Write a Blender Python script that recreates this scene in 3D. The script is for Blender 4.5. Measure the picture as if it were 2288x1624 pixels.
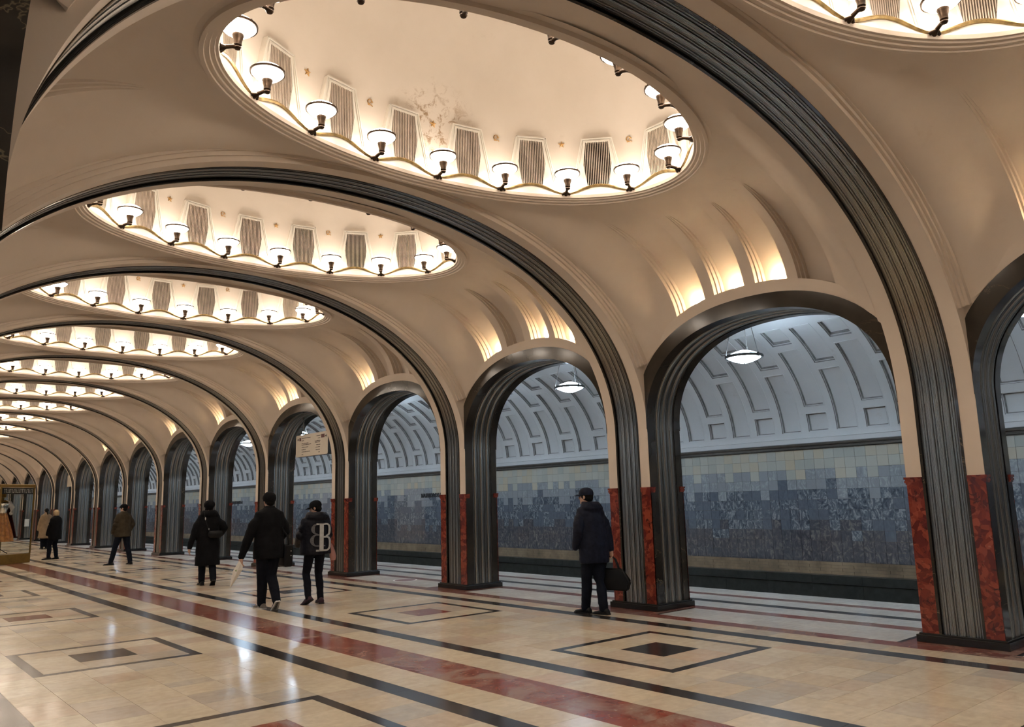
import bpy, bmesh, math, random
import numpy as np
from mathutils import Vector, Matrix
random.seed(7)
R = math.radians
for o in list(bpy.data.objects): bpy.data.objects.remove(o, do_unlink=True)
SC = bpy.context.scene
COL = SC.collection

# ------------------------------------------------------------------ units
P = 4.3           # pillar pitch in metres; the architecture is laid out in pitches
A = 0.9817        # half width of the hall
PW = 0.180        # pillar width along the hall
PD = 0.170        # pillar depth
HB = (1 - PW) / 2 # half width of an arcade opening
KMIN, KMAX = -3, 14

# ------------------------------------------------------------------ camera
cd = bpy.data.cameras.new('camera'); cam = bpy.data.objects.new('camera', cd); COL.objects.link(cam)
yaw, pitch, roll, fpx = 0.70856, 0.16939, -0.02643, 1777.4
cd.sensor_fit = 'HORIZONTAL'; cd.sensor_width = 36; cd.lens = 36 * fpx / 2288; cd.clip_start = 0.05; cd.clip_end = 300
fw = Vector((math.sin(yaw) * math.cos(pitch), math.cos(yaw) * math.cos(pitch), math.sin(pitch)))
rt = Vector((math.cos(yaw), -math.sin(yaw), 0)); up = rt.cross(fw)
r2 = math.cos(roll) * rt + math.sin(roll) * up; u2 = -math.sin(roll) * rt + math.cos(roll) * up
M = Matrix((r2, u2, -fw)).transposed().to_4x4()
M.translation = Vector(((-2.04633 + A) * P, -1.70999 * P, 0.36258 * P))
cam.matrix_world = M
SC.camera = cam

# ------------------------------------------------------------------ world, exposure
wd = bpy.data.worlds.new('world'); SC.world = wd; wd.use_nodes = True
wd.node_tree.nodes['Background'].inputs[0].default_value = (0.5, 0.5, 0.55, 1)
wd.node_tree.nodes['Background'].inputs[1].default_value = 0.0
SC.view_settings.view_transform = 'Standard'; SC.view_settings.look = 'None'
SC.view_settings.gamma = 1; SC.view_settings.use_curve_mapping = False
SC.view_settings.exposure = 0.30
SC.cycles.use_light_tree = False
LAMP_E = 29.0      # hall bowl lamps
PEND_E = 44.0      # platform pendants
NICHE_E = 170.0
LAMP_C = (1.0, 0.865, 0.73)
PEND_C = (0.62, 0.80, 1.0)

# ------------------------------------------------------------------ materials
def newmat(name):
    m = bpy.data.materials.new(name); m.use_nodes = True
    nt = m.node_tree; return m, nt, nt.nodes['Principled BSDF']
def N(nt, t, **kw):
    n = nt.nodes.new(t)
    for k, v in kw.items(): setattr(n, k, v)
    return n
def L(nt, a, b): nt.links.new(a, b)
def ramp(nt, fac, stops, interp='LINEAR'):
    r = nt.nodes.new('ShaderNodeValToRGB'); r.color_ramp.interpolation = interp
    el = r.color_ramp.elements
    while len(el) < len(stops): el.new(0.5)
    for e, (p, c) in zip(el, stops):
        e.position = p; e.color = (c[0], c[1], c[2], 1) if len(c) == 3 else c
    L(nt, fac, r.inputs[0]); return r.outputs[0]
def noise(nt, vec, scale, detail=4, rough=0.55, dist=0.0):
    n = nt.nodes.new('ShaderNodeTexNoise'); n.inputs['Scale'].default_value = scale
    n.inputs['Detail'].default_value = detail; n.inputs['Roughness'].default_value = rough
    n.inputs['Distortion'].default_value = dist
    if vec is not None: L(nt, vec, n.inputs['Vector'])
    return n.outputs['Fac']
def mix(nt, fac, a, b, mode='MIX'):
    m = nt.nodes.new('ShaderNodeMix'); m.data_type = 'RGBA'; m.blend_type = mode
    for s, v in ((m.inputs[0], fac), (m.inputs[6], a), (m.inputs[7], b)):
        if hasattr(v, 'is_linked'): L(nt, v, s)
        elif isinstance(v, (int, float)): s.default_value = v
        else: s.default_value = (v[0], v[1], v[2], 1)
    return m.outputs[2]
def vmath(nt, op, a, b):
    m = nt.nodes.new('ShaderNodeVectorMath'); m.operation = op
    for s, v in ((m.inputs[0], a), (m.inputs[1], b)):
        if hasattr(v, 'is_linked'): L(nt, v, s)
        elif v is not None: s.default_value = v
    return m.outputs['Value'] if op in ('LENGTH', 'DISTANCE') else m.outputs[0]
def fmath(nt, op, a, b=0.0):
    m = nt.nodes.new('ShaderNodeMath'); m.operation = op
    for s, v in ((m.inputs[0], a), (m.inputs[1], b)):
        if hasattr(v, 'is_linked'): L(nt, v, s)
        else: s.default_value = v
    return m.outputs[0]
def pos(nt): return nt.nodes.new('ShaderNodeNewGeometry').outputs['Position']
def bump(nt, b, h, strength=0.2, dist=0.01):
    n = nt.nodes.new('ShaderNodeBump'); n.inputs['Strength'].default_value = strength; n.inputs['Distance'].default_value = dist
    L(nt, h, n.inputs['Height']); L(nt, n.outputs[0], b.inputs['Normal'])
def simple(name, col, rough=0.5, metal=0.0, spec=0.5, var=0.12, scale=8.0, coat=0.0):
    m, nt, b = newmat(name); p = pos(nt)
    c2 = tuple(x * (1 - var) for x in col); c3 = tuple(min(1, x * (1 + var)) for x in col)
    c = ramp(nt, noise(nt, p, scale, 4), [(0.3, c2), (0.7, c3)])
    L(nt, c, b.inputs['Base Color']); b.inputs['Roughness'].default_value = rough; b.inputs['Metallic'].default_value = metal
    b.inputs['Specular IOR Level'].default_value = spec; b.inputs['Coat Weight'].default_value = coat
    return m
def emis(name, col, e):
    m, nt, b = newmat(name); b.inputs['Base Color'].default_value = (0.9, 0.9, 0.88, 1)
    b.inputs['Emission Color'].default_value = (*col, 1); b.inputs['Emission Strength'].default_value = e
    b.inputs['Roughness'].default_value = 0.3
    return m

def m_plaster(name, c1, c2, stains=None):
    m, nt, b = newmat(name); p = pos(nt)
    c = ramp(nt, noise(nt, p, 0.7, 6, 0.6), [(0.35, c1), (0.68, c2)])
    fine = noise(nt, p, 60, 3)
    d = ramp(nt, noise(nt, p, 2.3, 8, 0.72), [(0.62, (1, 1, 1)), (0.86, (0.80, 0.75, 0.68))])
    c = mix(nt, 1.0, c, d, 'MULTIPLY')
    if stains:
        for (sx, sy, sz, rad) in stains:
            dd = vmath(nt, 'DISTANCE', p, (sx, sy, sz))
            near = ramp(nt, fmath(nt, 'DIVIDE', dd, rad), [(0.35, (1, 1, 1)), (1.0, (0, 0, 0))])
            pat = ramp(nt, noise(nt, p, 9, 8, 0.75, 0.6), [(0.50, (0, 0, 0)), (0.60, (1, 1, 1))])
            f = mix(nt, 1.0, near, pat, 'MULTIPLY')
            c = mix(nt, f, c, (0.30, 0.20, 0.12))
    L(nt, c, b.inputs['Base Color']); b.inputs['Roughness'].default_value = 0.62; b.inputs['Specular IOR Level'].default_value = 0.3
    bump(nt, b, fine, 0.12, 0.004)
    return m
def m_steel():
    m, nt, b = newmat('stainless_steel'); tc = nt.nodes.new('ShaderNodeTexCoord')
    s = vmath(nt, 'MULTIPLY', tc.outputs['UV'], (55.0, 0.10, 1.0))
    n1 = noise(nt, s, 1.0, 3, 0.5)
    L(nt, ramp(nt, n1, [(0.3, (0.21, 0.203, 0.19)), (0.75, (0.37, 0.36, 0.335))]), b.inputs['Base Color'])
    b.inputs['Metallic'].default_value = 1.0
    L(nt, ramp(nt, noise(nt, s, 2.0, 3), [(0.3, (0.22,) * 3), (0.7, (0.34,) * 3)]), b.inputs['Roughness'])
    return m
def m_veined(name, base, base2, vein, scale=3.0, amount=0.5, rough=0.15, width=0.02):
    m, nt, b = newmat(name); p = pos(nt)
    c = ramp(nt, noise(nt, p, scale * 2, 6), [(0.3, base), (0.7, base2)])
    v = noise(nt, p, scale, 6, 0.6, 1.2)
    vv = fmath(nt, 'ABSOLUTE', fmath(nt, 'SUBTRACT', v, 0.5))
    f = ramp(nt, vv, [(0.0, (amount,) * 3), (width, (0, 0, 0))])
    rare = ramp(nt, noise(nt, p, scale * 0.35, 2), [(0.52, (0, 0, 0)), (0.62, (1, 1, 1))])
    f = mix(nt, 1.0, f, rare, 'MULTIPLY')
    L(nt, mix(nt, f, c, vein), b.inputs['Base Color']); b.inputs['Roughness'].default_value = rough
    return m
def m_redmarble(name, dark=1.0, rough=0.18):
    m, nt, b = newmat(name); p = pos(nt)
    vo = nt.nodes.new('ShaderNodeTexVoronoi'); vo.inputs['Scale'].default_value = 15
    w = nt.nodes.new('ShaderNodeTexNoise'); w.inputs['Scale'].default_value = 3; L(nt, p, w.inputs['Vector'])
    pp = vmath(nt, 'ADD', p, vmath(nt, 'MULTIPLY', w.outputs['Color'], (0.5, 0.5, 0.5))); L(nt, pp, vo.inputs['Vector'])
    sp = nt.nodes.new('ShaderNodeSeparateColor'); L(nt, vo.outputs['Color'], sp.inputs[0])
    k = dark
    c = ramp(nt, sp.outputs[0], [(0.0, (0.095 * k, 0.016 * k, 0.012 * k)), (0.5, (0.18 * k, 0.028 * k, 0.016 * k)), (1.0, (0.28 * k, 0.062 * k, 0.032 * k))])
    c = mix(nt, ramp(nt, noise(nt, p, 11, 8, 0.7, 0.8), [(0.55, (0, 0, 0)), (0.64, (1, 1, 1))]), c, (0.05 * k, 0.014 * k, 0.010 * k))
    c = mix(nt, ramp(nt, noise(nt, vmath(nt, 'ADD', p, (7, 3, 1)), 9, 8, 0.7, 1.0), [(0.63, (0, 0, 0)), (0.70, (0.8,) * 3)]), c, (0.38 * k, 0.17 * k, 0.10 * k))
    L(nt, c, b.inputs['Base Color']); b.inputs['Roughness'].default_value = rough
    return m
def cellrand(nt, p, size, off=(0, 0, 0)):
    s = vmath(nt, 'DIVIDE', vmath(nt, 'ADD', p, off), size)
    f = vmath(nt, 'FLOOR', s, None)
    w = nt.nodes.new('ShaderNodeTexWhiteNoise'); w.noise_dimensions = '3D'; L(nt, f, w.inputs['Vector'])
    return w.outputs['Value'], w.outputs['Color'], f
GX, GY = 0.0977 * P, 0.1 * P
def m_floor(name, stops, veinc, vein=0.4, rough=(0.13, 0.27)):
    m, nt, b = newmat(name); p = pos(nt)
    tc = nt.nodes.new('ShaderNodeTexCoord'); wn = nt.nodes.new('ShaderNodeTexWhiteNoise'); wn.noise_dimensions = '3D'; L(nt, tc.outputs['UV'], wn.inputs['Vector'])
    v, col = wn.outputs['Value'], wn.outputs['Color']
    pp = vmath(nt, 'ADD', p, vmath(nt, 'MULTIPLY', col, (9, 9, 9)))
    c = ramp(nt, v, stops)
    n1 = noise(nt, vmath(nt, 'MULTIPLY', pp, (1.0, 3.2, 1.0)), 2.2, 7, 0.62, 1.5)
    c = mix(nt, ramp(nt, n1, [(0.42, (0, 0, 0)), (0.66, (vein,) * 3)]), c, veinc)
    n2 = noise(nt, p, 14, 6)
    c = mix(nt, 0.35, c, ramp(nt, n2, [(0.3, (0.6, 0.6, 0.6)), (0.7, (1, 1, 1))]), 'MULTIPLY')
    L(nt, c, b.inputs['Base Color'])
    L(nt, ramp(nt, noise(nt, p, 1.1, 5), [(0.35, (rough[0],) * 3), (0.7, (rough[1],) * 3)]), b.inputs['Roughness'])
    b.inputs['Specular IOR Level'].default_value = 0.5
    return m
TS = 0.0487 * P
TSZ = 0.0459 * P
TZ0 = 0.557 * P    # top of the tile field
def m_tile():
    m, nt, b = newmat('wall_marble_tile'); p = pos(nt)
    s = nt.nodes.new('ShaderNodeSeparateXYZ'); L(nt, p, s.inputs[0])
    row = fmath(nt, 'DIVIDE', fmath(nt, 'SUBTRACT', TZ0, s.outputs[2]), TSZ)
    cy = fmath(nt, 'FLOOR', fmath(nt, 'DIVIDE', s.outputs[1], TS)); cz = fmath(nt, 'FLOOR', row)
    cb = nt.nodes.new('ShaderNodeCombineXYZ'); L(nt, cy, cb.inputs[0]); L(nt, cz, cb.inputs[1])
    w = nt.nodes.new('ShaderNodeTexWhiteNoise'); w.noise_dimensions = '3D'; L(nt, cb.outputs[0], w.inputs['Vector'])
    rnd = w.outputs['Value']
    w2 = nt.nodes.new('ShaderNodeTexWhiteNoise'); w2.noise_dimensions = '3D'; L(nt, vmath(nt, 'ADD', cb.outputs[0], (31.3, 7.7, 2.1)), w2.inputs['Vector'])
    pp = vmath(nt, 'ADD', p, vmath(nt, 'MULTIPLY', w.outputs['Color'], (8, 8, 8)))
    cream = ramp(nt, w2.outputs['Value'], [(0, (0.44, 0.44, 0.39)), (0.6, (0.53, 0.52, 0.45)), (1, (0.56, 0.48, 0.35))])
    st = nt.nodes.new('ShaderNodeMapping'); st.vector_type = 'POINT'; L(nt, pp, st.inputs[0]); st.inputs['Scale'].default_value = (1.0, 1.7, 1.0); st.inputs['Rotation'].default_value = (0.7, 0, 0)
    n = noise(nt, st.outputs[0], 3.6, 6, 0.60, 3.0)
    blue = ramp(nt, n, [(0.33, (0.055, 0.066, 0.084)), (0.45, (0.115, 0.134, 0.160)), (0.54, (0.165, 0.188, 0.215)), (0.60, (0.37, 0.39, 0.40)), (0.66, (0.13, 0.15, 0.175))])
    plain = ramp(nt, n, [(0.3, (0.105, 0.122, 0.150)), (0.7, (0.150, 0.172, 0.205))])
    blue = mix(nt, ramp(nt, w2.outputs['Value'], [(0.38, (1, 1, 1)), (0.46, (0, 0, 0))]), blue, plain)
    purple = ramp(nt, noise(nt, st.outputs[0], 4.5, 7, 0.62, 2.0), [(0.35, (0.062, 0.063, 0.075)), (0.53, (0.120, 0.118, 0.130)), (0.62, (0.24, 0.225, 0.21))])
    purple = mix(nt, fmath(nt, 'MULTIPLY', w2.outputs['Value'], 0.6), purple, (0.095, 0.10, 0.115))
    fr = fmath(nt, 'ADD', cz, fmath(nt, 'MULTIPLY', rnd, 1.7))
    def step(edge):
        return fmath(nt, 'GREATER_THAN', fr, edge)
    c = mix(nt, step(2.72), cream, blue)
    lighten = mix(nt, 0.45, blue, (0.50, 0.52, 0.52))
    c = mix(nt, fmath(nt, 'MULTIPLY', step(2.72), fmath(nt, 'LESS_THAN', fr, 4.4)), c, lighten)
    c = mix(nt, step(8.2), c, purple)
    L(nt, c, b.inputs['Base Color']); b.inputs['Roughness'].default_value = 0.045
    return m

MT = {}
MT['plaster'] = m_plaster('cream_plaster', (0.59, 0.50, 0.41), (0.66, 0.57, 0.475))
_yc = -0.41 * P
MT['dome'] = m_plaster('dome_plaster', (0.58, 0.515, 0.44), (0.65, 0.585, 0.51), [(0.10 * P, _yc + 0.36 * P, 1.36 * P, 0.62)])
MT['slat'] = simple('grille_slat_paint', (0.46, 0.385, 0.31), 0.5, var=0.15)
MT['white'] = simple('white_paint', (0.64, 0.60, 0.53), 0.55, var=0.06)
MT['vaultp'] = m_plaster('platform_plaster', (0.70, 0.70, 0.69), (0.78, 0.78, 0.77))
MT['grime_shade'] = simple('grimy_shaded_plaster', (0.26, 0.247, 0.235), 0.8, var=0.35, scale=6)  # dust on the coffer ledges plus recess shade painted in as colour
MT['steel'] = m_steel()
MT['dark'] = m_veined('dark_marble', (0.018, 0.015, 0.012), (0.042, 0.034, 0.025), (0.30, 0.23, 0.13), 0.9, 0.5, 0.12, 0.004)
MT['plinth'] = simple('black_granite', (0.012, 0.011, 0.010), 0.2)
MT['red'] = m_redmarble('red_marble')
MT['fcream'] = m_floor('floor_cream_marble', [(0, (0.64, 0.51, 0.34)), (0.2, (0.72, 0.61, 0.43)), (0.5, (0.77, 0.66, 0.48)), (0.68, (0.63, 0.54, 0.41)), (0.86, (0.66, 0.46, 0.31)), (0.96, (0.50, 0.45, 0.37))], (0.48, 0.36, 0.26), 0.30)
MT['fwhite'] = m_floor('floor_white_marble', [(0, (0.66, 0.62, 0.55)), (1, (0.76, 0.72, 0.64))], (0.42, 0.40, 0.36), 0.3)
MT['fdark'] = m_floor('floor_dark_marble', [(0, (0.020, 0.017, 0.015)), (1, (0.045, 0.036, 0.032))], (0.09, 0.07, 0.06), 0.3)
def m_fred():
    m, nt, b = newmat('floor_red_marble'); p = pos(nt)
    tc = nt.nodes.new('ShaderNodeTexCoord'); wn = nt.nodes.new('ShaderNodeTexWhiteNoise'); wn.noise_dimensions = '3D'; L(nt, tc.outputs['UV'], wn.inputs['Vector'])
    col = wn.outputs['Color']
    pp = vmath(nt, 'ADD', p, vmath(nt, 'MULTIPLY', col, (9, 9, 9)))
    c = ramp(nt, noise(nt, pp, 2.5, 6), [(0.3, (0.17, 0.035, 0.026)), (0.7, (0.31, 0.080, 0.052))])
    grey = ramp(nt, noise(nt, pp, 1.6, 5, 0.6, 1.0), [(0.47, (0, 0, 0)), (0.60, (0.85,) * 3)])
    c = mix(nt, grey, c, (0.36, 0.25, 0.19))
    c = mix(nt, ramp(nt, noise(nt, pp, 10, 8, 0.7, 1.5), [(0.60, (0, 0, 0)), (0.65, (0.9,) * 3)]), c, (0.48, 0.38, 0.28))
    L(nt, c, b.inputs['Base Color']); b.inputs['Roughness'].default_value = 0.14
    return m
MT['fred'] = m_fred()
MT['tile'] = m_tile()
MT['brick'] = simple('beige_brick', (0.26, 0.195, 0.125), 0.4, var=0.4, scale=3.0)
MT['granite'] = simple('dark_green_granite', (0.035, 0.038, 0.034), 0.35, var=0.3)
MT['grout'] = simple('grout', (0.10, 0.09, 0.08), 0.8)
MT['bronze'] = simple('dark_bronze', (0.055, 0.036, 0.024), 0.35, metal=0.9, var=0.4, scale=25)
MT['brass'] = simple('worn_brass', (0.42, 0.30, 0.13), 0.4, metal=0.85, var=0.5, scale=14)
MT['gold'] = simple('gilding', (0.46, 0.27, 0.10), 0.45, metal=0.6, var=0.2)
MT['void'] = simple('duct_dark', (0.015, 0.009, 0.008), 0.8)
MT['bowl'] = emis('lit_bowl_glass', LAMP_C, LAMP_E)
MT['cover'] = emis('lit_cover_glass', LAMP_C, LAMP_E * 0.42)
MT['pend'] = emis('lit_pendant_glass', PEND_C, PEND_E)
MT['bulb'] = emis('lit_bulb', (1.0, 0.74, 0.46), NICHE_E)
MT['cloth'] = simple('black_cloth', (0.008, 0.008, 0.010), 0.85, var=0.3)
MT['navy'] = simple('navy_cloth', (0.010, 0.012, 0.022), 0.8, var=0.3)
MT['metalcornice'] = simple('cornice_bronze', (0.16, 0.15, 0.135), 0.3, metal=0.8)

# ------------------------------------------------------------------ object helpers
def mesh_obj(name, verts, faces, mat, parent=None, smooth=None, uvs=None, loc=None):
    me = bpy.data.meshes.new(name); me.from_pydata([tuple(v) for v in verts], [], [tuple(f) for f in faces])
    if mat is not None: me.materials.append(mat)
    if uvs is not None:
        ul = me.uv_layers.new(name='UVMap'); vi = np.zeros(len(me.loops), dtype=np.int32); me.loops.foreach_get('vertex_index', vi)
        ul.data.foreach_set('uv', np.asarray(uvs, dtype=np.float32)[vi].ravel())
    if smooth is not None:
        me.shade_smooth(); me.set_sharp_from_angle(angle=R(smooth))
    me.update()
    o = bpy.data.objects.new(name, me); COL.objects.link(o)
    if parent is not None: o.parent = parent
    if loc is not None: o.location = loc
    return o
def bm_obj(name, bm, mat, parent=None, smooth=None, loc=None):
    me = bpy.data.meshes.new(name); bmesh.ops.recalc_face_normals(bm, faces=bm.faces[:]); bm.to_mesh(me); bm.free()
    if mat is not None: me.materials.append(mat)
    if smooth is not None:
        me.shade_smooth(); me.set_sharp_from_angle(angle=R(smooth))
    o = bpy.data.objects.new(name, me); COL.objects.link(o)
    if parent is not None: o.parent = parent
    if loc is not None: o.location = loc
    return o
def inst(name, src, parent=None, loc=(0, 0, 0), rot=(0, 0, 0), scale=(1, 1, 1)):
    o = bpy.data.objects.new(name, src.data if hasattr(src, 'data') else src); COL.objects.link(o)
    if parent is not None: o.parent = parent
    o.location = loc; o.rotation_euler = rot; o.scale = scale
    return o
def empty(name, loc=(0, 0, 0), rz=0.0, parent=None):
    o = bpy.data.objects.new(name, None); COL.objects.link(o); o.location = loc; o.rotation_euler = (0, 0, rz); o.empty_display_size = 0.1
    if parent is not None: o.parent = parent
    return o
def tag(o, label, cat, group=None):
    o['label'] = label; o['category'] = cat
    if group: o['group'] = group
    return o
def struct(o): o['kind'] = 'structure'; return o
def box(bm, x0, x1, y0, y1, z0, z1, bev=0.0):
    vs = [bm.verts.new((x, y, z)) for x in (x0, x1) for y in (y0, y1) for z in (z0, z1)]
    fs = [(0, 1, 3, 2), (4, 6, 7, 5), (0, 4, 5, 1), (2, 3, 7, 6), (0, 2, 6, 4), (1, 5, 7, 3)]
    nf = [bm.faces.new([vs[i] for i in f]) for f in fs]
    if bev > 0:
        es = list({e for f in nf for e in f.edges})
        bmesh.ops.bevel(bm, geom=es, offset=bev, segments=1, affect='EDGES')
def boxdata(x0, x1, y0, y1, z0, z1):
    v = [(x, y, z) for x in (x0, x1) for y in (y0, y1) for z in (z0, z1)]
    f = [(0, 1, 3, 2), (4, 6, 7, 5), (0, 4, 5, 1), (2, 3, 7, 6), (0, 2, 6, 4), (1, 5, 7, 3)]
    return v, f
def grid_faces(nr, nc, closed_c=False, off=0, flip=False):
    f = []
    for i in range(nr - 1):
        for j in range(nc if closed_c else nc - 1):
            a = off + i * nc + j; b = off + i * nc + (j + 1) % nc; c = b + nc; d = a + nc
            f.append((a, d, c, b) if flip else (a, b, c, d))
    return f
def tube(bm, pts, rad, seg=8, cap=True):
    pts = [Vector(p) for p in pts]; n = len(pts); rings = []
    rad = rad if hasattr(rad, '__len__') else [rad] * n
    ref = Vector((0, 0, 1))
    for i, p in enumerate(pts):
        t = (pts[min(i + 1, n - 1)] - pts[max(i - 1, 0)]).normalized()
        if abs(t.dot(ref)) > 0.95: rr = Vector((1, 0, 0))
        else: rr = ref
        s = t.cross(rr).normalized(); u = s.cross(t)
        rings.append([bm.verts.new(p + (s * math.cos(2 * math.pi * j / seg) + u * math.sin(2 * math.pi * j / seg)) * rad[i]) for j in range(seg)])
    for i in range(n - 1):
        for j in range(seg):
            bm.faces.new((rings[i][j], rings[i][(j + 1) % seg], rings[i + 1][(j + 1) % seg], rings[i + 1][j]))
    if cap:
        bm.faces.new(rings[0][::-1]); bm.faces.new(rings[-1])
def lathe(bm, prof, seg=20, c=(0, 0, 0)):
    rings = []
    for r, z in prof:
        if r < 1e-6: rings.append([bm.verts.new((c[0], c[1], c[2] + z))])
        else: rings.append([bm.verts.new((c[0] + r * math.cos(2 * math.pi * j / seg), c[1] + r * math.sin(2 * math.pi * j / seg), c[2] + z)) for j in range(seg)])
    for a, b in zip(rings, rings[1:]):
        for j in range(seg):
            j2 = (j + 1) % seg
            if len(a) == 1 and len(b) == 1: continue
            if len(a) == 1: bm.faces.new((a[0], b[j2], b[j]))
            elif len(b) == 1: bm.faces.new((a[j], a[j2], b[0]))
            else: bm.faces.new((a[j], a[j2], b[j2], b[j]))

# ------------------------------------------------------------------ curves of the arches (in pitches)
RZ0, RCR, RN = 0.57, 1.197, 2.1          # transverse arch: spring, crown, exponent
def rib_path(z_start=None, full=True, n=90):
    pts = []
    if z_start is not None and z_start < RZ0: pts.append((0.0, z_start)); 
    th = np.linspace(0, math.pi / 2, n)
    for t in th:
        c, s = math.cos(t), math.sin(t)
        pts.append((-A + A * c ** (2 / RN) if c > 1e-9 else -A, RZ0 + (RCR - RZ0) * (s ** (2 / RN) if s > 0 else 0)))
    pts = np.array(pts)
    if full:
        m = pts[:-1][::-1].copy(); m[:, 0] = -2 * A - m[:, 0]; pts = np.concatenate([pts, m])
    d = np.gradient(pts, axis=0); d /= np.linalg.norm(d, axis=1, keepdims=True) + 1e-12
    nrm = np.stack([d[:, 1], -d[:, 0]], 1)      # outward, into the masonry
    return pts, nrm
AZ0, AAP, AN = 0.58, 0.895, 2.3
def arch_path(z_start=None, n=60, off=0.0):
    th = np.linspace(0, math.pi, 2 * n + 1); pts = []
    if z_start is not None: pts.append((HB, z_start))
    for t in th:
        c, s = math.cos(t), math.sin(t)
        pts.append((HB * math.copysign(abs(c) ** (2 / AN), c), AZ0 + (AAP - AZ0) * (max(s, 0) ** (2 / AN))))
    if z_start is not None: pts.append((-HB, z_start))
    pts = np.array(pts)
    d = np.gradient(pts, axis=0); d /= np.linalg.norm(d, axis=1, keepdims=True) + 1e-12
    nrm = np.stack([d[:, 1], -d[:, 0]], 1)
    return pts, nrm
AW = 0.047
_p, _n = arch_path(); _o = _p + _n * AW
_sel = np.argsort(_o[:, 0]); _ox, _oz = _o[_sel, 0], _o[_sel, 1]
def z_outer(d):
    d = abs(d); q = (_ox > -0.0005)
    return float(np.interp(min(d, HB), _ox[q], _oz[q]))

def sweep(name, path, nrm, section, mapf, mat, parent, smooth=38, flip=False):
    """section: list of (s, depth); mapf(path point, s) -> world offset base; extruded along the path"""
    sec = np.array(section); npth, ns = len(path), len(sec)
    ss = np.concatenate([[0], np.cumsum(np.linalg.norm(np.diff(sec, axis=0), axis=1))])
    ll = np.concatenate([[0], np.cumsum(np.linalg.norm(np.diff(path, axis=0), axis=1))])
    V, U = [], []
    for i in range(npth):
        for j in range(ns):
            q = path[i] + nrm[i] * sec[j, 1]
            V.append(mapf(q, sec[j, 0])); U.append((ss[j] * 6, ll[i]))
    return mesh_obj(name, V, grid_faces(npth, ns, flip=flip), mat, parent, smooth, U)

def flutes_fine(s0, s1, rec):
    """fine fluting of the hall bands"""
    out = [(s0, 0.0), (s0, rec)]
    w = s1 - s0
    pat = [(0.00, 0.9), (0.07, 0.9), (0.07, 0.2), (0.11, 0.2), (0.11, 0.8), (0.13, 0.8), (0.13, 0.1), (0.17, 0.1), (0.17, 0.9), (0.20, 0.9), (0.20, -0.1), (0.27, -0.25), (0.34, -0.1), (0.34, 0.7), (0.37, 0.7), (0.37, 0.1), (0.40, 0.1), (0.40, 0.8), (0.43, 0.8), (0.43, -0.1), (0.50, -0.3)]
    pat = pat + [(1 - a, b) for a, b in pat[::-1][1:]]
    out += [(s0 + w * a, rec * (0.45 + 0.55 * b)) for a, b in pat]
    out += [(s1, rec), (s1, 0.0)]
    return out
def flutes_wide(s0, s1, rec):
    """three rounded ridges with fillets between for the opening jambs"""
    out = [(s0, 0.0), (s0, rec)]; w = s1 - s0
    nR = 3; cell = w / nR
    for k in range(nR):
        a = s0 + k * cell
        out += [(a + cell * 0.03, rec), (a + cell * 0.03, rec * 0.5), (a + cell * 0.14, rec * 0.5), (a + cell * 0.14, rec * 1.0), (a + cell * 0.22, rec * 1.0)]
        for t in np.linspace(0, math.pi, 7): out.append((a + cell * (0.52 - 0.28 * math.cos(t)), rec * (0.9 - 1.05 * math.sin(t))))
        out += [(a + cell * 0.84, rec * 1.0), (a + cell * 0.92, rec * 1.0), (a + cell * 0.92, rec * 0.5), (a + cell * 0.985, rec * 0.5), (a + cell * 0.985, rec)]
    out += [(s1, rec), (s1, 0.0)]
    return out

PH, ZC = 0.0214, 0.3914
# local frames: x measured from the hall face of the pillar, y from its near face
def mapRib(q, s): return ((q[0] + A) * P, s * P, q[1] * P)
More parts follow.
